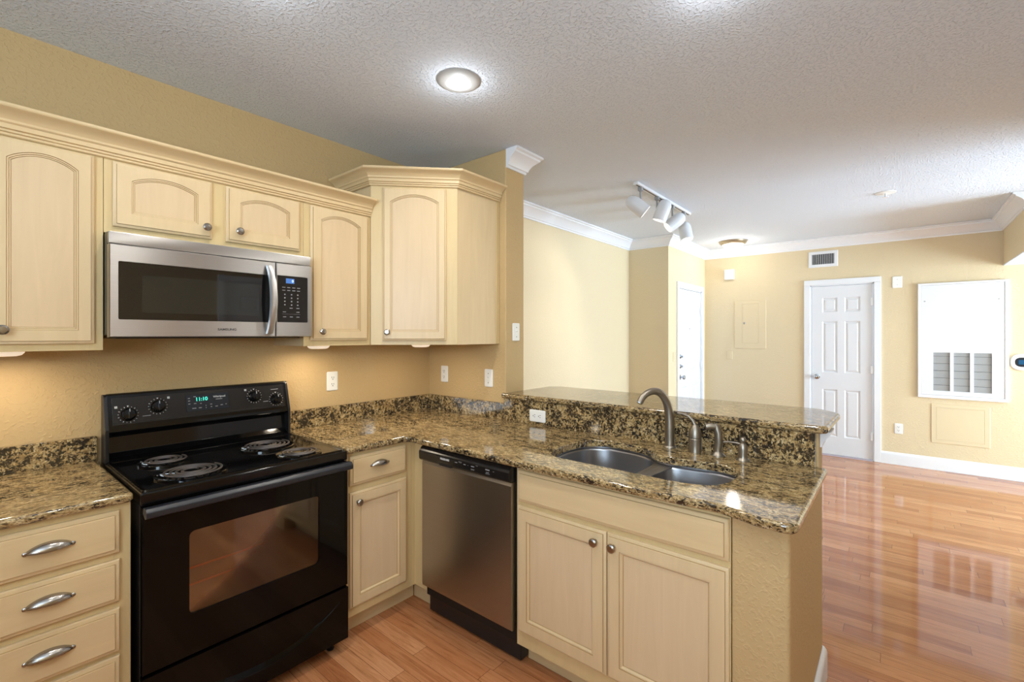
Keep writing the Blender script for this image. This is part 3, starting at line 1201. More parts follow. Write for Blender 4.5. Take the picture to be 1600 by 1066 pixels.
for x0_, x1_, z_ in ((-0.252, -0.224, 0.042), (0.245, 0.270, 0.050), (0.288, 0.325, 0.109)):
    k = MB()
    k.box(x0_, x1_, -0.0031, -0.0022, z_ - 0.0012, z_ + 0.0012)
    place_m(k, CF).build('lettering', M['lettering_dim'], cpanel, smooth=0)
b = MB()
b.prism(rrect(-0.090, 0.086, 0.022 + 0.016, 0.116, 0.006), 'y', -0.0042, -0.001)
dpl = place_m(b, CF).build('display_panel', M['lcd'], cpanel)
uR, uU = Vector((1, 0, 0)), fu
po = lambda x, z, d=0.0046: CF @ Vector((x, -d, z))
text('clock_digits', '11:10', 0.024, po(-0.028, 0.092), uR, uU, M['green_digits'], dpl, bold=0.0004, xs=0.95)
text('lettering', 'Whirlpool', 0.0125, po(0.047, 0.098), uR, uU, M['lettering'], dpl, bold=0.0002)
k = MB()
for x, z, wv in ((-0.078, 0.100, 0.008), (-0.078, 0.088, 0.008), (-0.078, 0.074, 0.008), (-0.055, 0.074, 0.010), (-0.055, 0.106, 0.010), (-0.032, 0.072, 0.006), (0.045, 0.086, 0.028), (-0.060, 0.052, 0.016), (-0.036, 0.052, 0.012), (-0.012, 0.050, 0.003),
                 (-0.012, 0.060, 0.003), (0.010, 0.052, 0.006), (0.010, 0.064, 0.008), (0.032, 0.052, 0.010), (0.054, 0.056, 0.010), (0.073, 0.058, 0.005)):
    k = MB()
    k.box(x - wv / 2, x + wv / 2, -0.0048, -0.0040, z - 0.0016, z + 0.0016)
    place_m(k, CF).build('lettering', M['lettering_dim'], dpl, smooth=0)
# burners
for (bx, by, br) in ((-1.615, -0.525, 0.098), (-1.637, -0.262, 0.074), (-1.255, -0.312, 0.098), (-1.221, -0.560, 0.074)):
    bn = MB()
    bn.lathe([(br * 0.4, 0.9130), (br * 0.9, 0.9135), (br + 0.010, 0.9170), (br + 0.016, 0.9195), (br + 0.021, 0.9175), (br + 0.021, 0.9125)], 44, T(bx, by, 0))
    be = bn.build('burner', M['black'], rg, smooth=40)
    c = MB()
    turns = 3 if br < 0.09 else 4
    pts = []
    n = 40 * turns
    for k in range(n + 1):
        f = k / n
        r = 0.024 + (br - 0.024) * f
        a = 2 * PI * turns * f + 0.4
        pts.append((bx + r * math.cos(a), by + r * math.sin(a), 0.9245))
    c.tube(pts, 0.0042 if br < 0.09 else 0.0046, 8, squash=0.8)
    c.build('heating_coil', M['coil'], be, smooth=60)
    c = MB()
    for q in range(3):
        a = 0.5 + 2 * PI * q / 3
        c.tube([(bx + 0.01 * math.cos(a), by + 0.01 * math.sin(a), 0.917), (bx + (br + 0.004) * math.cos(a), by + (br + 0.004) * math.sin(a), 0.9175)], 0.0022, 6)
    c.build('coil_support', M['pull_metal'], be)
# oven door with window
b = MB()
dr = ccw([(rx0 + 0.003, 0.302), (rx1 - 0.003, 0.302), (rx1 - 0.003, 0.862), (rx0 + 0.003, 0.862)])
wn_ = ccw(rrect(-1.665, -1.184, 0.448, 0.744, 0.022))
framed(b, dr, wn_, -0.642, -0.672, 0.004, 0.006)
od = b.build('oven_door', M['black_glass'], rg)
b = MB(); b.box(-1.668, -1.181, -0.6665, -0.6635, 0.445, 0.747)
b.build('door_window', M['oven_glass'], od, smooth=0)
b = MB(); b.box(-1.672, -1.177, -0.6425, -0.6412, 0.441, 0.751)
b.build('window_backing', M['oven_cavity'], od, smooth=0)
b = MB()
for z in (0.545, 0.605):
    b.tube([(-1.665, -0.650, z), (-1.184, -0.650, z)], 0.0035, 8)
b.build('oven_rack', M['rack'], od)
# full width handle
b = MB()
hpz = round_poly([(-0.670, 0.845), (-0.700, 0.832), (-0.716, 0.838), (-0.716, 0.856), (-0.704, 0.868), (-0.676, 0.866)], [0.002, 0.008, 0.006, 0.008, 0.008, 0.003], 4)
b.prism(hpz, 'x', rx0 + 0.004, rx1 - 0.004, 0.0012)
b.build('handle', M['black_handle'], od)
# storage drawer with a scooped grip
b = MB()
z0, z1 = 0.060, 0.292
N = 60
rows = []
NZ = 7
prof_z = [0, 0.4, 0.75, 1.0]
for j in range(10):
    row = []
    for i in range(N + 1):
        f = i / N
        x = rx0 + 0.003 + (rx1 - rx0 - 0.006) * f
        dx = x - (rx0 + rx1) / 2
        a = max(0.0, 1 - (dx / 0.335) ** 2)
        zt_ = 0.146 + 0.82 * dx * dx
        hw = 0.036 * a + 0.0006
        zz = [z0, z0 + (zt_ - hw - z0) * 0.5, zt_ - hw, zt_ - hw * 0.72, zt_ - hw * 0.45, zt_ - hw * 0.2, zt_ - hw * 0.03, zt_, zt_ + (z1 - zt_) * 0.5, z1][j]
        yy = [0, 0, 0, 0.002, 0.0055, 0.0095, 0.012, 0, 0, 0][j] * min(1, a * 2.5)
        row.append((x, -0.672 + yy, zz))
    rows.append(row)
b.rings(rows, False, False, False)
b.box(rx0 + 0.003, rx1 - 0.003, -0.655, -0.642, z0, z1)
for row in (rows[0], rows[-1]):
    b.bm.faces.new([b.bm.verts.new(p) for p in row] + [b.bm.verts.new((row[-1][0], -0.65, row[-1][2])), b.bm.verts.new((row[0][0], -0.65, row[0][2]))])
for i in (0, N):
    b.bm.faces.new([b.bm.verts.new(r[i]) for r in rows] + [b.bm.verts.new((rows[-1][i][0], -0.65, z1)), b.bm.verts.new((rows[0][i][0], -0.65, z0))])
b.build('storage_drawer', M['black_glass'], rg, smooth=35)
for x in (rx0 + 0.05, rx1 - 0.05):
    for y in (-0.60, -0.08):
        b = MB(); b.lathe([(0.016, 0.0), (0.018, 0.006), (0.010, 0.012), (0.010, 0.058)], 16, T(x, y, 0)); b.build('foot', M['black_satin'], rg)

# ------------------------------------------------------------------ base cabinets
BF = -0.612      # face frames on the kitchen wall run
PF = -0.641      # face frames on the peninsula
ZB, ZT = 0.105, 0.8825
MY = Matrix.Rotation(0, 4, 'Z')

# drawer base left of the range
c1 = thing('base_cabinet', 'maple base cabinet with a stack of four drawers left of the stove', 'cabinet', (-2.014, -0.3, 0))
b = MB(); b.box(-2.210, -1.817, BF + 0.019, -0.0015, ZB, ZT, 0.0008, 1); b.build('cabinet_box', M['maple'], c1, smooth=0)
face_frame(c1, -2.210, -1.817, ZB, ZT, BF, [(-2.210, -2.165), (-1.862, -1.817)], [(ZB, ZB + 0.04), (0.370, 0.410), (0.53, 0.575), (0.69, 0.735), (0.848, ZT)])
b = MB(); b.box(-2.210, -1.817, BF + 0.075, -0.01, 0.0005, ZB, 0.0008, 1); b.build('toe_kick', M['maple_h'], c1, smooth=0)
for z0, z1 in ((0.723, 0.862), (0.562, 0.701), (0.398, 0.541), (0.130, 0.384)):
    d = drawer_front(c1, T(-2.181, BF, z0), 0.334, z1 - z0)
    cup_pull(d, T(-2.181, BF, z0), 0.167, (z1 - z0) / 2 + 0.008 if z1 < 0.8 or 1 else 0)

# base between range and corner
c2 = thing('base_cabinet', 'narrow maple base cabinet with one drawer and one door right of the stove', 'cabinet', (-0.82, -0.3, 0))
b = MB(); b.box(-1.020, -0.6435, BF + 0.019, -0.0015, ZB, ZT, 0.0008, 1); b.build('cabinet_box', M['maple'], c2, smooth=0)
face_frame(c2, -1.020, -0.6435, ZB, ZT, BF, [(-1.020, -0.985), (-0.700, -0.6435)], [(ZB, ZB + 0.055), (0.685, 0.745), (0.846, ZT)])
b = MB(); b.box(-1.020, -0.572, BF + 0.070, -0.01, 0.0005, ZB, 0.0008, 1); b.build('toe_kick', M['maple_h'], c2, smooth=0)
d = drawer_front(c2, T(-1.009, BF, 0.727), 0.326, 0.138)
cup_pull(d, T(-1.009, BF, 0.727), 0.158, 0.082, 0.100)
cab_door(c2, T(-1.009, BF, 0.150), 0.328, 0.545, 0.047, 0.052, 0.494, 0, (0.035, 0.500))

# corner filler
b = MB()
b.prism([(-0.6425, BF), (-0.617, BF), (-0.617, -0.7235), (-0.598, -0.7235), (-0.598, BF + 0.019), (-0.6425, BF + 0.019)], 'z', ZB, ZT, 0.0006)
tag(b.build('corner_filler', M['maple_frame'], smooth=0), 'upright maple corner filler strip between narrow base cabinet and dishwasher', 'filler panel')
b = MB(); b.box(-0.568, -0.549, -0.7235, -0.5425, 0.0005, ZB - 0.001); tag(b.build('filler_toe_kick', M['maple_h'], smooth=0), 'short maple toe kick board at the floor corner beside the dishwasher', 'toe kick')

# peninsula faces -x: local x -> world -y, local -y -> world -x
MP = Matrix.Rotation(-PI / 2, 4, 'Z')


def PT(y, z, x=PF):
    return Matrix.Translation((x, y, z)) @ MP


# dishwasher
dw = thing('dishwasher', 'stainless dishwasher with black control panel under the peninsula worktop', 'dishwasher', (-0.35, -1.03, 0))
dy0, dy1 = -0.727, -1.328
b = MB(); b.box(-0.632, -0.05, dy1, dy0, 0.10, 0.868, 0.003); b.build('tub', M['black_matte'], dw)
b = MB()
prof = [(-0.634, 0.158), (-0.656, 0.158), (-0.664, 0.164), (-0.666, 0.18), (-0.666, 0.786), (-0.660, 0.800), (-0.634, 0.802)]
b.prism(prof, 'y', dy1 + 0.006, dy0 - 0.003, 0.0012)
b.build('door', M['steel_v'], dw)
# control panel: sloping top face, pocket grip below
prof = round_poly([(-0.634, 0.804), (-0.672, 0.804), (-0.682, 0.812), (-0.684, 0.850), (-0.664, 0.874), (-0.634, 0.874)], [0.0, 0.006, 0.01, 0.014, 0.012, 0.0], 5)
b = MB(); b.prism(prof, 'y', dy1 + 0.004, dy0 + 0.0015, 0.0012)
cpd = b.build('control_panel', M['black_panel'], dw)
b = MB(); b.box(-0.6835, -0.6600, -0.965, -0.878, 0.8035, 0.818, 0.003); b.build('door_grip', M['black_matte'], cpd)
text('lettering', 'FRIGIDAIRE', 0.0125, (-0.6842, -0.920, 0.8385), (0, -1, 0), (0, 0, 1), M['lettering'], cpd, bold=0.0004)
k = MB()
for y, z, wv, hh in ((-0.999, 0.8385, 0.016, 0.0035), (-1.026, 0.846, 0.020, 0.001), (-1.026, 0.842, 0.020, 0.001), (-1.056, 0.8385, 0.014, 0.003), (-1.078, 0.8385, 0.003, 0.001),
                     (-1.108, 0.8385, 0.020, 0.0035), (-1.108, 0.826, 0.022, 0.001), (-1.108, 0.823, 0.020, 0.001), (-1.135, 0.846, 0.012, 0.001), (-1.200, 0.840, 0.024, 0.005), (-1.200, 0.828, 0.018, 0.002), (-1.200, 0.822, 0.026, 0.001), (-1.236, 0.8385, 0.007, 0.0015)):
    k = MB()
    k.box(-0.6845, -0.6832, y - wv / 2, y + wv / 2, z - hh / 2, z + hh / 2)
    k.build('lettering', M['lettering_dim'], cpd, smooth=0)
b = MB(); b.box(-0.612, -0.5625, -1.3335, dy0 + 0.0, 0.012, 0.140, 0.003); b.build('kick_plate', M['black_satin'], dw)

# sink base
c3 = thing('base_cabinet', 'wide maple sink base cabinet with false drawer front and two doors', 'cabinet', (-0.35, -1.77, 0))
b = MB(); b.box(PF + 0.019, -0.004, -2.199, -1.3345, ZB, 0.60, 0.0008, 1)
b.box(PF + 0.019, PF + 0.030, -2.199, -1.3345, 0.60, ZT, 0.0008, 1)
b.build('cabinet_box', M['maple'], c3, smooth=0)
b = MB()
for y0, y1 in ((-1.372, -1.3345), (-1.80, -1.74), (-2.199, -2.17)):
    b.box(PF, PF + 0.019, y0, y1, ZB, ZT, 0.0008, 1)
for z0, z1 in ((ZB, ZB + 0.075), (0.69, 0.745), (0.845, ZT)):
    b.box(PF + 0.0003, PF + 0.019, -2.198, -1.3355, z0, z1, 0.0008, 1)
b.build('face_frame', M['maple_frame'], c3, smooth=0)
b = MB(); b.box(-0.560, -0.541, -2.199, -1.3345, 0.0005, ZB, 0.0008, 1); b.build('toe_kick', M['maple_h'], c3, smooth=0)
drawer_front(c3, PT(-1.348, 0.729), 0.848, 0.134, 'false_front')
cab_door(c3, PT(-1.348, 0.174), 0.421, 0.534, 0.051, 0.056, 0.480, 0, (0.382, 0.493))
cab_door(c3, PT(-1.774, 0.174), 0.422, 0.534, 0.051, 0.056, 0.480, 0, (0.030, 0.493))

# ------------------------------------------------------------------ worktops
WZ0, WZ1 = 0.8835, 0.914
wl = thing('worktop', 'granite worktop with splashback left of the stove', 'countertop', (-2.01, -0.3, WZ0))
m = slab(round_poly([(-2.235, -0.002), (-2.235, -0.640), (-1.813, -0.640), (-1.813, -0.002)], [0, 0.01, 0.02, 0], 5), WZ0, WZ1, 0.011)
flat_top(m.build('slab', M['granite_x'], wl, smooth=50))
b = MB(); b.box(-2.235, -1.813, -0.022, -0.002, WZ1 + 0.0002, 1.017, 0.002); b.build('splashback', M['granite_up'], wl)

sink_pts = [(-0.500, -1.418), (-0.42, -1.394), (-0.29, -1.386), (-0.18, -1.412), (-0.125, -1.49), (-0.120, -1.60), (-0.155, -1.715), (-0.215, -1.785), (-0.230, -1.86), (-0.222, -1.946), (-0.212, -2.03),
            (-0.226, -2.100), (-0.268, -2.135), (-0.345, -2.143), (-0.430, -2.136), (-0.490, -2.110), (-0.526, -2.06), (-0.543, -1.97), (-0.543, -1.85), (-0.540, -1.70), (-0.540, -1.57), (-0.535, -1.47)]
hole = smooth_loop(sink_pts, 4)
wr = thing('worktop', 'long L-shaped granite worktop around the corner holding the sink', 'countertop', (-0.35, -1.3, WZ0))
poly = [(-1.034, -0.002), (-1.034, -0.640), (-0.690, -0.640), (-0.696, -1.0), (-0.701, -1.5), (-0.699, -1.9), (-0.690, -2.08), (-0.684, -2.17), (-0.702, -2.235), (-0.722, -2.29), (-0.727, -2.39), (0.0, -2.39), (0.006, -2.355), (-0.0015, -0.76), (-0.002, -0.002)]
pr = [0, 0.015, 0.03, 0, 0, 0, 0.05, 0.05, 0.05, 0.05, 0.05, 0.01, 0, 0, 0]
m = slab(round_poly(poly, pr, 6), WZ0, WZ1, 0.011, hole)
flat_top(m.build('slab', M['granite_y'], wr, smooth=50))
b = MB()
b.box(-1.034, -0.0025, -0.022, -0.002, WZ1 + 0.0002, 1.017, 0.002)
b.box(-0.020, -0.0015, SY, -0.0225, WZ1 + 0.0002, 1.017, 0.002)
b.build('splashback', M['granite_up'], wr)
b = MB(); b.box(-0.0205, 0.008, -2.352, SY - 0.0005, WZ1 + 0.0002, 1.0485, 0.0015); b.build('splashback', M['granite_up'], wr)

bt = slab(round_poly([(-0.030, -0.715), (-0.030, -2.372), (-0.005, -2.393), (0.40, -2.402), (0.500, -2.32), (0.515, -0.80), (0.46, SY - 0.0), (0.20, SY + 0.002), (0.186, SY - 0.0015), (-0.003, SY - 0.0015), (-0.012, -0.700)],
                     [0.008, 0.012, 0.012, 0.05, 0.08, 0.05, 0.04, 0.002, 0.0, 0, 0.006], 6), 1.0495, 1.081, 0.012)
tag(flat_top(bt.build('bar_top', M['granite_y'], smooth=50)), 'raised granite bar top on the half wall behind the sink', 'bar counter')

# ------------------------------------------------------------------ sink
sk = thing('kitchen_sink', 'undermount stainless double bowl sink set in the granite worktop', 'sink', (-0.34, -1.77, 0.68))
big = [(-0.500, -1.408), (-0.42, -1.384), (-0.29, -1.376), (-0.175, -1.402), (-0.115, -1.485), (-0.110, -1.60), (-0.140, -1.705), (-0.200, -1.765), (-0.290, -1.782), (-0.390, -1.784), (-0.480, -1.782), (-0.535, -1.755), (-0.551, -1.69), (-0.551, -1.57), (-0.545, -1.465)]
small = [(-0.300, -1.812), (-0.400, -1.812), (-0.490, -1.814), (-0.540, -1.840), (-0.553, -1.90), (-0.551, -1.98), (-0.534, -2.065), (-0.495, -2.12), (-0.430, -2.146), (-0.345, -2.153), (-0.262, -2.145), (-0.216, -2.106), (-0.202, -2.03), (-0.208, -1.93), (-0.228, -1.845)]
for pts, dep in ((big, 0.700), (small, 0.735)):
    lp = ccw(smooth_loop(pts, 5))
    R = lambda d, z: [(x, y, z) for x, y in offset(lp, d)]
    s = MB()
    s.rings([R(-0.012, 0.8725), R(-0.004, 0.8735), R(0.002, 0.871), R(0.006, 0.862), R(0.012, dep + 0.05), R(0.020, dep + 0.02), R(0.036, dep + 0.004), R(0.055, dep)], True, False, True)
    s.rings([R(-0.012, 0.8725), R(-0.012, 0.870), R(0.003, 0.862), R(0.009, dep + 0.05), R(0.018, dep + 0.016), R(0.036, dep), R(0.055, dep - 0.003)], True, False, True)
    bo = s.build('bowl', M['steel_sink'], sk, smooth=50)
    cx = sum(p[0] for p in lp) / len(lp); cy = sum(p[1] for p in lp) / len(lp)
    s = MB(); s.lathe([(0.045, dep + 0.0005), (0.045, dep + 0.003), (0.038, dep + 0.004), (0.030, dep + 0.001), (0, dep + 0.001)], 30, T(cx, cy, 0))
    s.build('drain', M['chrome'], bo)
# rim under the stone that joins both bowls
s = MB()
lp = ccw(hole)
a_, b_ = offset(lp, -0.030), offset(lp, -0.006)
s.rings([[(x, y, 0.8825) for x, y in a_], [(x, y, 0.8825) for x, y in b_], [(x, y, 0.8745) for x, y in b_], [(x, y, 0.8745) for x, y in a_], [(x, y, 0.8825) for x, y in a_]], True, False, False)
s.build('rim', M['steel_sink'], sk)
s = MB()
s.prism(round_poly([(-0.562, -1.778), (-0.562, -1.822), (-0.190, -1.860), (-0.165, -1.735), (-0.215, -1.776)], 0.004, 3), 'z', 0.866, 0.8722, 0.0015)
s.build('divider', M['steel_sink'], sk)

# ------------------------------------------------------------------ tapware
WT = WZ1 + 0.0003
fa = thing('faucet', 'tall brushed nickel gooseneck faucet behind the sink', 'faucet', (-0.058, -1.782, WT))
b = MB(); b.lathe([(0.030, WT), (0.030, WT + 0.004), (0.0255, WT + 0.010)], 28, T(-0.058, -1.782, 0)); b.build('base_ring', M['nickel'], fa)
cx, cy = -0.058, -1.782
fx, fy = -0.205, -1.695
path = [(0, WT + 0.004), (0, WT + 0.07), (0.001, WT + 0.13), (0.008, WT + 0.185), (0.028, WT + 0.230), (0.058, WT + 0.258), (0.092, WT + 0.266), (0.125, WT + 0.258), (0.150, WT + 0.240), (0.166, WT + 0.218)]
rad = [0.0225, 0.0222, 0.0212, 0.0200, 0.0185, 0.0170, 0.0158, 0.0150, 0.0148, 0.0152]
dirv = Vector((fx - cx, fy - cy)).normalized()
# smooth the centre line
pp, rr = [], []
for i in range(len(path) - 1):
    q = [path[max(i - 1, 0)], path[i], path[i + 1], path[min(i + 2, len(path) - 1)]]
    for k in range(4):
        t = k / 4
        f = lambda c: 0.5 * ((2 * q[1][c]) + (q[2][c] - q[0][c]) * t + (2 * q[0][c] - 5 * q[1][c] + 4 * q[2][c] - q[3][c]) * t * t + (3 * q[1][c] - q[0][c] - 3 * q[2][c] + q[3][c]) * t ** 3)
        pp.append((f(0), f(1))); rr.append(rad[i] + (rad[i + 1] - rad[i]) * t)
pp.append(path[-1]); rr.append(rad[-1])
b = MB(); b.tube([(cx + dirv.x * s_, cy + dirv.y * s_, z) for s_, z in pp], rr, 20, up=Vector((dirv.x, dirv.y, 0)))
b.build('spout', M['nickel'], fa, smooth=60)
e = Vector((cx + dirv.x * pp[-1][0], cy + dirv.y * pp[-1][0], pp[-1][1])); e0 = Vector((cx + dirv.x * pp[-2][0], cy + dirv.y * pp[-2][0], pp[-2][1]))
dd = (e - e0).normalized()
b = MB(); b.tube([e - dd * 0.002, e + dd * 0.006], 0.0122, 16); b.build('aerator', M['chrome'], fa)

fh = thing('lever_valve', 'brushed nickel bullet-shaped lever valve right of the tall faucet spout', 'faucet control', (-0.072, -1.903, WT))
b = MB(); b.lathe([(0.0280, WT), (0.0280, WT + 0.060), (0.0262, WT + 0.062), (0.0262, WT + 0.064)], 28, T(-0.072, -1.903, 0)); b.build('base', M['nickel'], fh)
b = MB(); b.lathe([(0.0262, WT + 0.064), (0.0280, WT + 0.066), (0.0275, WT + 0.085), (0.022, WT + 0.105), (0.012, WT + 0.120), (0.0, WT + 0.128)], 28, T(-0.072, -1.903, 0))
hb = b.build('cap', M['nickel'], fh)
b = MB(); b.tube([(-0.072, -1.905, WT + 0.112), (-0.070, -1.892, WT + 0.138), (-0.068, -1.872, WT + 0.156), (-0.068, -1.848, WT + 0.164), (-0.068, -1.822, WT + 0.166)], [0.010, 0.008, 0.0068, 0.006, 0.005], 12)
b.build('lever', M['nickel'], hb, smooth=60)

sp = thing('side_sprayer', 'brushed nickel side sprayer with tilted head near the sink', 'sprayer', (-0.072, -2.0, WT))
b = MB(); b.lathe([(0.030, WT), (0.030, WT + 0.003), (0.022, WT + 0.010), (0.0165, WT + 0.018), (0.0165, WT + 0.034)], 24, T(-0.072, -2.0, 0)); b.build('base', M['nickel'], sp)
b = MB(); b.tube([(-0.072, -2.0, WT + 0.030), (-0.072, -2.004, WT + 0.06), (-0.074, -2.002, WT + 0.10), (-0.078, -1.994, WT + 0.128), (-0.080, -1.988, WT + 0.136)], [0.0165, 0.0175, 0.0165, 0.014, 0.010], 16)
wnd = b.build('wand', M['nickel'], sp, smooth=60)
b = MB(); b.tube([(-0.078, -1.996, WT + 0.124), (-0.090, -1.975, WT + 0.128), (-0.100, -1.957, WT + 0.124)], [0.013, 0.014, 0.013], 16)
b.build('spray_head', M['nickel'], wnd, smooth=60)

sd = thing('soap_dispenser', 'small brushed nickel soap pump with thin spout near the worktop end', 'soap dispenser', (-0.088, -2.104, WT))
b = MB(); b.lathe([(0.026, WT), (0.026, WT + 0.003), (0.018, WT + 0.012), (0.0165, WT + 0.024), (0.0190, WT + 0.045), (0.0170, WT + 0.062), (0.0105, WT + 0.072)], 24, T(-0.088, -2.104, 0)); b.build('base', M['nickel'], sd)
b = MB(); b.lathe([(0.009, WT + 0.070), (0.010, WT + 0.078), (0.0135, WT + 0.082), (0.0135, WT + 0.090), (0.008, WT + 0.096), (0, WT + 0.098)], 20, T(-0.088, -2.104, 0))
b.tube([(-0.088, -2.104, WT + 0.066), (-0.089, -2.075, WT + 0.070), (-0.090, -2.045, WT + 0.070), (-0.090, -2.028, WT + 0.066)], [0.0045, 0.0042, 0.004, 0.004], 10)
b.build('pump_head', M['nickel'], sd, smooth=50)


# ------------------------------------------------------------------ outlets, plates, wall fittings
def wall_plate(name, label, cat, mtx, w=0.070, h=0.114, kind='outlet', m=None, group=None):
    """local x across, z up, wall at y=0, front toward -y"""
    loc = mtx @ Vector((0, 0, 0))
    t = thing(name, label, cat, loc, 0, group)
    b = MB()
    pl = [(-w / 2, -h / 2), (w / 2, -h / 2), (w / 2, h / 2), (-w / 2, h / 2)]
    pl = round_poly(pl, 0.009, 4)
    R = lambda d, y: [(x, y, z) for x, z in offset(pl, d)]
    b.rings([R(0, -0.0005), R(0, -0.003), R(0.0035, -0.0060), R(0.006, -0.0065)])
    p = place_m(b, mtx).build('plate', m or M['white_plastic'], t, smooth=12)
    if kind in ('outlet', 'outlet_h'):
        for s in (-1, 1):
            b = MB()
            rr_ = Matrix.Identity(4) if kind == 'outlet' else Matrix.Rotation(PI / 2, 4, 'Y')
            q = mtx @ rr_ @ T(0, 0, s * 0.0195)
            b.prism(round_poly([(-0.0165, -0.0145), (0.0165, -0.0145), (0.0165, 0.0145), (-0.0165, 0.0145)], 0.008, 4), 'y', -0.0075, -0.006)
            rc = place_m(b, q).build('receptacle', m or M['white_plastic'], p)
            b = MB()
            b.box(-0.0075, -0.0048, -0.0079, -0.0074, -0.001, 0.008)
            b.box(0.0048, 0.0075, -0.0079, -0.0074, -0.001, 0.007)
            b.lathe([(0.003, 0), (0.003, 0.0006)], 12, T(0, -0.0074, -0.0075) @ X90())
            place_m(b, q).build('slots', M['slot_dark'], rc, smooth=0)
    elif kind == 'switch':
        b = MB(); b.box(-0.0052, 0.0052, -0.0075, -0.006, -0.012, 0.012)
        b.prism([(-0.0065, 0.0), (-0.017, 0.008), (-0.017, 0.0115), (-0.0065, 0.009)], 'x', -0.0035, 0.0035)
        place_m(b, mtx).build('toggle', m or M['white_plastic'], p, smooth=0)
        for z in (-0.030, 0.030):
            b = MB()
            b.lathe([(0.003, 0), (0.003, 0.0008)], 10, T(0, -0.0066, z) @ X90())
            place_m(b, mtx).build('screw', M['slot_dark'] if m is None else m, p)
    elif kind == 'rocker':
        b = MB(); b.box(-0.0165, 0.0165, -0.0085, -0.006, -0.033, 0.033, 0.001)
        place_m(b, mtx).build('rocker', m or M['white_plastic'], p)
    elif kind == 'blank':
        for z in (-0.030, 0.030):
            b = MB()
            b.lathe([(0.0028, 0), (0.0028, 0.0008)], 10, T(0, -0.0066, z) @ X90())
            place_m(b, mtx).build('screw', M['lettering_dim'], p)
    return t


RX = Matrix.Rotation(-PI / 2, 4, 'Z')   # facing -x
wall_plate('power_outlet', 'white duplex outlet on the kitchen wall between stove and corner', 'outlet', T(-0.749, 0, 1.164))
wall_plate('power_outlet', 'white upright duplex outlet under the diagonal corner cabinet', 'outlet', T(0, -0.166, 1.168) @ RX)
wall_plate('light_switch', 'white toggle switch plate beside the bar, under the corner cabinet end', 'switch', T(0, -0.584, 1.163) @ RX, kind='switch')
wall_plate('power_outlet', 'white sideways duplex outlet set in the granite splashback below the bar', 'outlet', T(-0.0205, -0.987, 0.967) @ RX, w=0.114, h=0.070, kind='outlet_h')
wall_plate('light_switch', 'white switch plate on the narrow end of the corner wall', 'switch', T(0.098, SY, 1.458), kind='switch')
wall_plate('power_outlet', 'white duplex outlet low on far wall beside the closet door', 'outlet', T(XF, -2.616, 0.400) @ RX)
wall_plate('blank_plate', 'white blank wall plate high beside the closet door', 'wall plate', T(XF, -2.605, 2.026) @ RX, w=0.085, h=0.128, kind='blank')
wall_plate('light_switch', 'tan painted rocker switch below the breaker panel', 'switch', T(XF, -0.866, 1.167) @ RX, w=0.075, h=0.118, kind='rocker', m=M['tan_metal'])
wall_plate('light_switch', 'cream rocker switch at the hinge-free side of the entrance door', 'switch', T(3.335, YN, 1.176), kind='rocker', m=M['tan_metal'])

# door chime box
ch = thing('door_chime', 'small white box high on far wall near the entrance door', 'chime', (XF, -0.868, 2.25))
b = MB(); b.box(XF - 0.045, XF - 0.0005, -0.928, -0.808, 2.182, 2.318, 0.008, 3); cb = b.build('cover', M['white_plastic'], ch)
b = MB(); b.lathe([(0.030, 0), (0.030, 0.0015), (0.024, 0.003)], 24, T(XF - 0.045, -0.868, 2.262) @ Matrix.Rotation(-PI / 2, 4, 'Y')); b.build('speaker_disc', M['track_white'], cb)

# supply air vent
av = thing('air_vent', 'white slotted air vent above the closet door', 'vent', (XF, -1.918, 2.352))
b = MB()
fr = ccw([(-0.147, -0.096), (0.147, -0.096), (0.147, 0.096), (-0.147, 0.096)])
ho = ccw([(-0.113, -0.062), (0.113, -0.062), (0.113, 0.062), (-0.113, 0.062)])
framed(b, fr, ho, -0.0005, -0.010, 0.004, 0.004)
MV = T(XF, -1.918, 2.352) @ RX
place_m(b, MV).build('frame', M['white_trim'], av)
b = MB(); b.box(-0.114, 0.114, -0.0025, -0.0006, -0.063, 0.063); place_m(b, MV).build('backing', M['slot_dark'], av, smooth=0)
for i in range(12):
    x = -0.104 + 0.208 * i / 11
    b = MB(); b.box(-0.0012, 0.0012, -0.012, -0.004, -0.062, 0.062, mtx=T(x, 0, 0) @ Matrix.Rotation(0.35, 4, 'Z'))
    place_m(b, MV).build('slat', M['white_trim'], av, smooth=0)

# breaker panel painted like the wall
bp = thing('breaker_panel', 'tan painted breaker panel cover on the far wall', 'electrical panel', (XF, -1.117, 1.575))
b = MB()
MB_ = T(XF, -1.117, 1.575) @ RX
framed(b, ccw([(-0.188, -0.315), (0.188, -0.315), (0.188, 0.315), (-0.188, 0.315)]), ccw([(-0.094, -0.243), (0.100, -0.243), (0.100, 0.300 - 0.027), (-0.094, 0.300 - 0.027)]), -0.0005, -0.006, 0.003, 0.003)
place_m(b, MB_).build('cover', M['tan_metal'], bp)
b = MB(); b.box(-0.0925, 0.0985, -0.0062, -0.001, -0.2415, 0.2715, 0.001); pd = place_m(b, MB_).build('door', M['tan_metal'], bp)
b = MB(); b.box(-0.080, -0.060, -0.0095, -0.0062, 0.005, 0.032, 0.001); place_m(b, MB_).build('latch', M['lettering_dim'], pd)

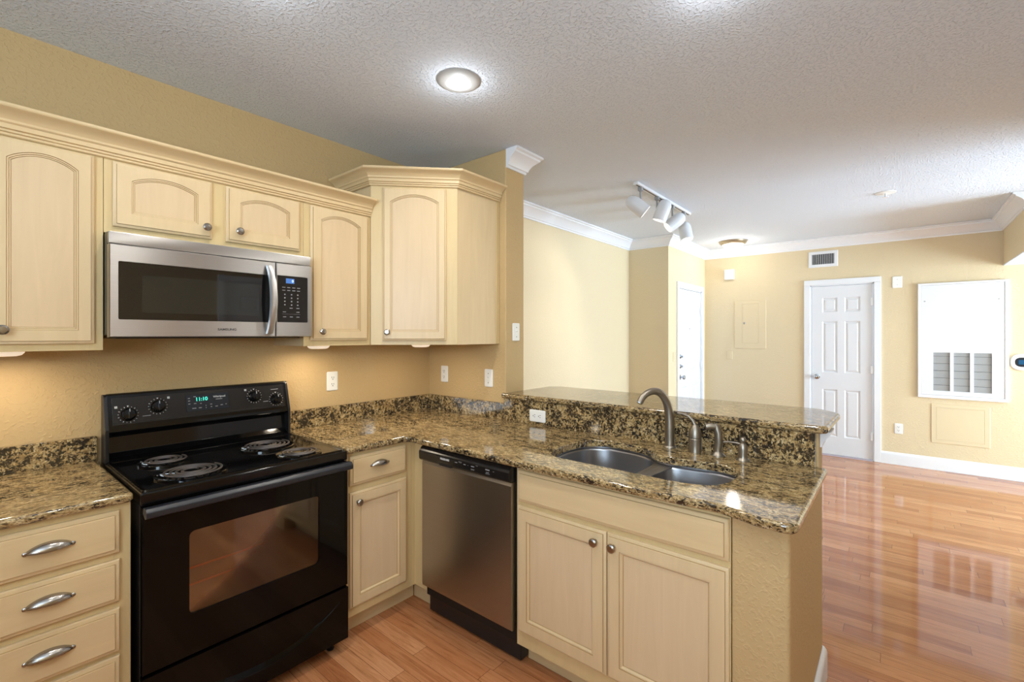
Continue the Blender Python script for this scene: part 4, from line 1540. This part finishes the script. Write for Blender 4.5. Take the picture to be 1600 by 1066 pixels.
# return air / air handler panel
hv = thing('air_handler_panel', 'large white air handler access panel with three grilles', 'access panel', (XF, -3.117, 1.38))
MH = T(XF, -3.117, 0) @ RX
b = MB()
gx = [(-0.216, -0.086), (-0.058, 0.064), (0.092, 0.222)]
gz0, gz1 = 0.848, 1.253
fo = ccw([(-0.340, 0.768), (0.340, 0.768), (0.340, 1.992), (-0.340, 1.992)])
b.box(-0.340, 0.340, -0.024, -0.0005, 0.768, 0.800, 0.003)
b.box(-0.340, 0.340, -0.024, -0.0005, 1.972, 1.992, 0.003)
b.box(-0.340, -0.312, -0.024, -0.0005, 0.8003, 1.9717, 0.003)
b.box(0.312, 0.340, -0.024, -0.0005, 0.8003, 1.9717, 0.003)
place_m(b, MH).build('frame', M['white_trim'], hv)
b = MB()
b.box(-0.310, 0.310, -0.020, -0.001, gz1, 1.970)
b.box(-0.310, 0.310, -0.020, -0.001, 0.802, gz0)
for x0_, x1_ in ((-0.310, gx[0][0]), (gx[0][1], gx[1][0]), (gx[1][1], gx[2][0]), (gx[2][1], 0.310)):
    b.box(x0_, x1_, -0.020, -0.001, gz0, gz1)
pl = place_m(b, MH).build('panel', M['white_door'], hv, smooth=0)
for x0_, x1_ in gx:
    b = MB(); b.box(x0_, x1_, -0.006, -0.002, gz0, gz1); gg = place_m(b, MH).build('grille', M['grille'], hv, smooth=0)
    b = MB()
    for i in range(38):
        z = gz0 + 0.004 + (gz1 - gz0 - 0.008) * i / 37
        b.box(x0_ + 0.001, x1_ - 0.001, -0.012, -0.0062, z - 0.0018, z + 0.0018)
    place_m(b, MH).build('grille_bars', M['grille'], gg, smooth=0)
    b = MB()
    for i in range(5):
        z = gz0 + 0.06 + (gz1 - gz0 - 0.1) * i / 4
        b.box(x0_ + 0.001, x1_ - 0.001, -0.0125, -0.0062, z - 0.0012, z + 0.0012)
    place_m(b, MH).build('grille_seams', M['grille_dark'], gg, smooth=0)
for x in (-0.285, 0.270):
    b = MB(); b.lathe([(0.008, 0), (0.008, 0.002)], 12, MH @ T(x, -0.020, 1.80) @ X90()); b.build('screw', M['grille'], hv)

# small access door below
ap = thing('access_panel', 'tan painted square access door low on far wall under the grilles', 'access panel', (XF, -3.107, 0.5))
MA = T(XF, -3.107, 0.498) @ RX
b = MB()
framed(b, ccw([(-0.222, -0.208), (0.222, -0.208), (0.222, 0.208), (-0.222, 0.208)]), ccw([(-0.182, -0.172), (0.182, -0.172), (0.182, 0.172), (-0.182, 0.172)]), -0.0005, -0.006, 0.003, 0.003)
place_m(b, MA).build('frame', M['tan_metal'], ap)
b = MB(); b.box(-0.1805, 0.1805, -0.0058, -0.001, -0.1705, 0.1705, 0.001); place_m(b, MA).build('door', M['tan_metal'], ap)

# thermostat
th = thing('thermostat', 'round white thermostat with dark blue screen at the right of the grille panel', 'thermostat', (XF, -3.552, 1.172))
MT = T(XF, -3.552, 1.172) @ RX
b = MB()
el = lambda rx, rz, y, n=36: [(rx * math.copysign(abs(math.cos(2 * PI * k / n)) ** 0.8, math.cos(2 * PI * k / n)), y, rz * math.copysign(abs(math.sin(2 * PI * k / n)) ** 0.8, math.sin(2 * PI * k / n))) for k in range(n)]
b.rings([el(0.082, 0.080, -0.0005), el(0.084, 0.082, -0.012), el(0.078, 0.076, -0.020), el(0.060, 0.058, -0.023)])
bd = place_m(b, MT).build('body', M['white_plastic'], th)
b = MB(); b.rings([el(0.056, 0.047, -0.0225), el(0.055, 0.046, -0.0245)]); scn = place_m(b, MT).build('screen', M['lcd'], bd)
b = MB(); b.prism(rrect(-0.030, 0.040, -0.022, 0.022, 0.006), 'y', -0.0252, -0.0244); place_m(b, MT).build('display', M['teal_screen'], scn, smooth=0)


# ------------------------------------------------------------------ lamps
WARM = (1.0, 0.90, 0.76)


def recessed(x, y, label):
    t = thing('recessed_light', label, 'ceiling light', (x, y, CEIL - 0.03), 0, None)
    b = MB()
    b.lathe([(0.052, CEIL - 0.0005), (0.052, CEIL - 0.010), (0.058, CEIL - 0.016), (0.080, CEIL - 0.013), (0.097, CEIL - 0.006), (0.100, CEIL - 0.0005)], 48, T(x, y, 0))
    b.build('trim_ring', M['trim_ring'], t, smooth=50)
    b = MB()
    b.lathe([(0, CEIL - 0.0200), (0.030, CEIL - 0.0185), (0.046, CEIL - 0.0145), (0.0518, CEIL - 0.010), (0.0518, CEIL - 0.006)], 40, T(x, y, 0))
    b.build('lens', M['lamp_glow'], t, smooth=50)
    area('recessed_beam', (x, y, CEIL - 0.024), (0, 0, 0), 0.09, 0.09, 4.4, (1.0, 0.94, 0.84), 'DISK', math.radians(150))
    point('recessed_glow', (x, y, CEIL - 0.080), 1.2, (0.86, 0.93, 1.0), 0.03)


recessed(-0.727, -1.062, 'round recessed ceiling light shining above the counter corner')
recessed(-1.62, -1.06, 'round recessed ceiling light out of frame above the stove')
recessed(-0.62, -2.16, 'round recessed ceiling light out of frame above the sink end')
recessed(-1.75, -2.55, 'round recessed ceiling light out of frame above the kitchen entry')

# pucks under the wall cabinets
for x, y, lab in ((-2.090, -0.20, 'white puck light under the tall left wall cabinet'), (-0.940, -0.20, 'white puck light under the narrow wall cabinet'), (-0.372, -0.36, 'white puck light under the diagonal corner cabinet')):
    t = thing('puck_light', lab, 'under-cabinet light', (x, y, UB - 0.02))
    b = MB(); b.lathe([(0, UB - 0.0190), (0.036, UB - 0.0185), (0.048, UB - 0.0150), (0.055, UB - 0.007), (0.057, UB - 0.0005)], 36, T(x, y, 0))
    b.build('housing', M['puck'], t, smooth=50)
    area('puck_beam', (x, y, UB - 0.021), (0, 0, 0), 0.07, 0.07, 1.3, (1.0, 0.86, 0.66), 'DISK', math.radians(170))

# track light
tk = thing('track_light', 'white ceiling track with four cylinder spot heads in the living room', 'track light', (1.68, -1.08, CEIL))
b = MB(); b.box(1.096, 2.275, -1.098, -1.062, CEIL - 0.022, CEIL - 0.0005, 0.002)
tr = b.build('track', M['track_white'], tk)
b = MB(); b.box(1.11, 2.26, -1.085, -1.075, CEIL - 0.0228, CEIL - 0.0215); b.build('track_slot', M['slot_dark'], tr, smooth=0)
b = MB(); b.box(1.60, 1.68, -1.105, -1.055, CEIL - 0.034, CEIL - 0.0222, 0.003); b.build('feed_box', M['track_grey'], tk)
rv = Vector((math.sin(A), -math.cos(A), 0)); fwv = Vector((math.cos(A), math.sin(A), 0))
heads = [(1.185, rv * 0.75 + Vector((0, 0, -0.62)) - fwv * 0.10, 0.02, 0.115), (1.505, rv * -0.32 + Vector((0, 0, -0.92)) + fwv * 0.15, 0.02, 0.115),
         (1.845, rv * -0.80 + Vector((0, 0, -0.60)) + fwv * 0.05, 0.02, 0.115), (2.125, rv * 0.10 + Vector((0, 0, -1.0)) - fwv * 0.25, 0.02, 0.13)]
for i, (x, dv_, sh, zd) in enumerate(heads):
    dv_ = dv_.normalized()
    b = MB(); b.box(x - 0.016, x + 0.016, -1.096, -1.064, CEIL - 0.052, CEIL - 0.0225, 0.003)
    b.lathe([(0.007, CEIL - 0.118), (0.007, CEIL - 0.050)], 12, T(x, -1.08, 0))
    st_ = b.build('stem', M['track_grey'], tk)
    piv = Vector((x, -1.08, CEIL - 0.118))
    q = Vector((0, 0, 1)).rotation_difference(dv_).to_matrix().to_4x4()
    # the can hangs below its pivot
    side = (Vector((0, 0, -1)) - dv_ * Vector((0, 0, -1)).dot(dv_))
    side = side.normalized() * 0.052 if side.length > 0.3 else Vector((0, 0, -0.0))
    org = piv + side - dv_ * 0.085
    if side.length < 0.01:
        org = piv
    b = MB()
    b.lathe([(0, 0.0), (0.026, 0.004), (0.044, 0.020), (0.054, 0.046), (0.056, 0.075), (0.056, 0.166), (0.0575, 0.168), (0.0575, 0.176), (0.052, 0.176), (0.050, 0.160), (0.050, 0.09), (0.040, 0.06), (0, 0.055)], 36, Matrix.Translation(org) @ q)
    hd = b.build('spot_head', M['track_white'], tk, smooth=40)
    b = MB(); b.lathe([(0.0, 0.108), (0.030, 0.112), (0.040, 0.122), (0.046, 0.132), (0.046, 0.128), (0.030, 0.1)], 28, Matrix.Translation(org) @ q)
    b.build('bulb', M['lamp_glow'], hd, smooth=50)
    d_ = bpy.data.lights.new('spot_beam', 'SPOT'); d_.energy = 14; d_.spot_size = math.radians(95); d_.spot_blend = 0.7; d_.shadow_soft_size = 0.04; d_.color = (1.0, 0.96, 0.90)
    lo = bpy.data.objects.new('spot_beam', d_); COL.objects.link(lo)
    lo.location = org + dv_ * 0.165
    lo.rotation_euler = Vector((0, 0, -1)).rotation_difference(dv_).to_euler()

# flush dome light in the hall
dm = thing('dome_light', 'flush frosted dome ceiling light near the entrance', 'ceiling light', (4.0, -1.035, CEIL))
b = MB(); b.lathe([(0.120, CEIL - 0.040), (0.140, CEIL - 0.034), (0.158, CEIL - 0.016), (0.160, CEIL - 0.0005)], 44, T(3.99, -1.035, 0)); b.build('rim', M['dome_rim'], dm, smooth=40)
b = MB(); b.lathe([(0, CEIL - 0.098), (0.050, CEIL - 0.093), (0.092, CEIL - 0.076), (0.118, CEIL - 0.052), (0.124, CEIL - 0.036)], 40, T(3.99, -1.035, 0)); b.build('bowl', M['dome_glow'], dm, smooth=50)
point('dome_lamp', (3.99, -1.035, CEIL - 0.13), 6, (1.0, 0.94, 0.85), 0.06)

# ceiling sprinkler
sm = thing('ceiling_sprinkler', 'small white sprinkler cover on the ceiling right of the track light', 'sprinkler', (2.66, -2.53, CEIL))
b = MB(); b.lathe([(0.070, CEIL - 0.0005), (0.068, CEIL - 0.004), (0.030, CEIL - 0.008), (0.012, CEIL - 0.010)][::-1], 32, T(2.66, -2.53, 0)); b.build('cover', M['white_plastic'], sm)
b = MB(); b.lathe([(0.0, CEIL - 0.040), (0.022, CEIL - 0.039), (0.022, CEIL - 0.036), (0.008, CEIL - 0.034), (0.007, CEIL - 0.009)], 20, T(2.66, -2.53, 0)); b.build('nozzle', M['track_white'], sm)
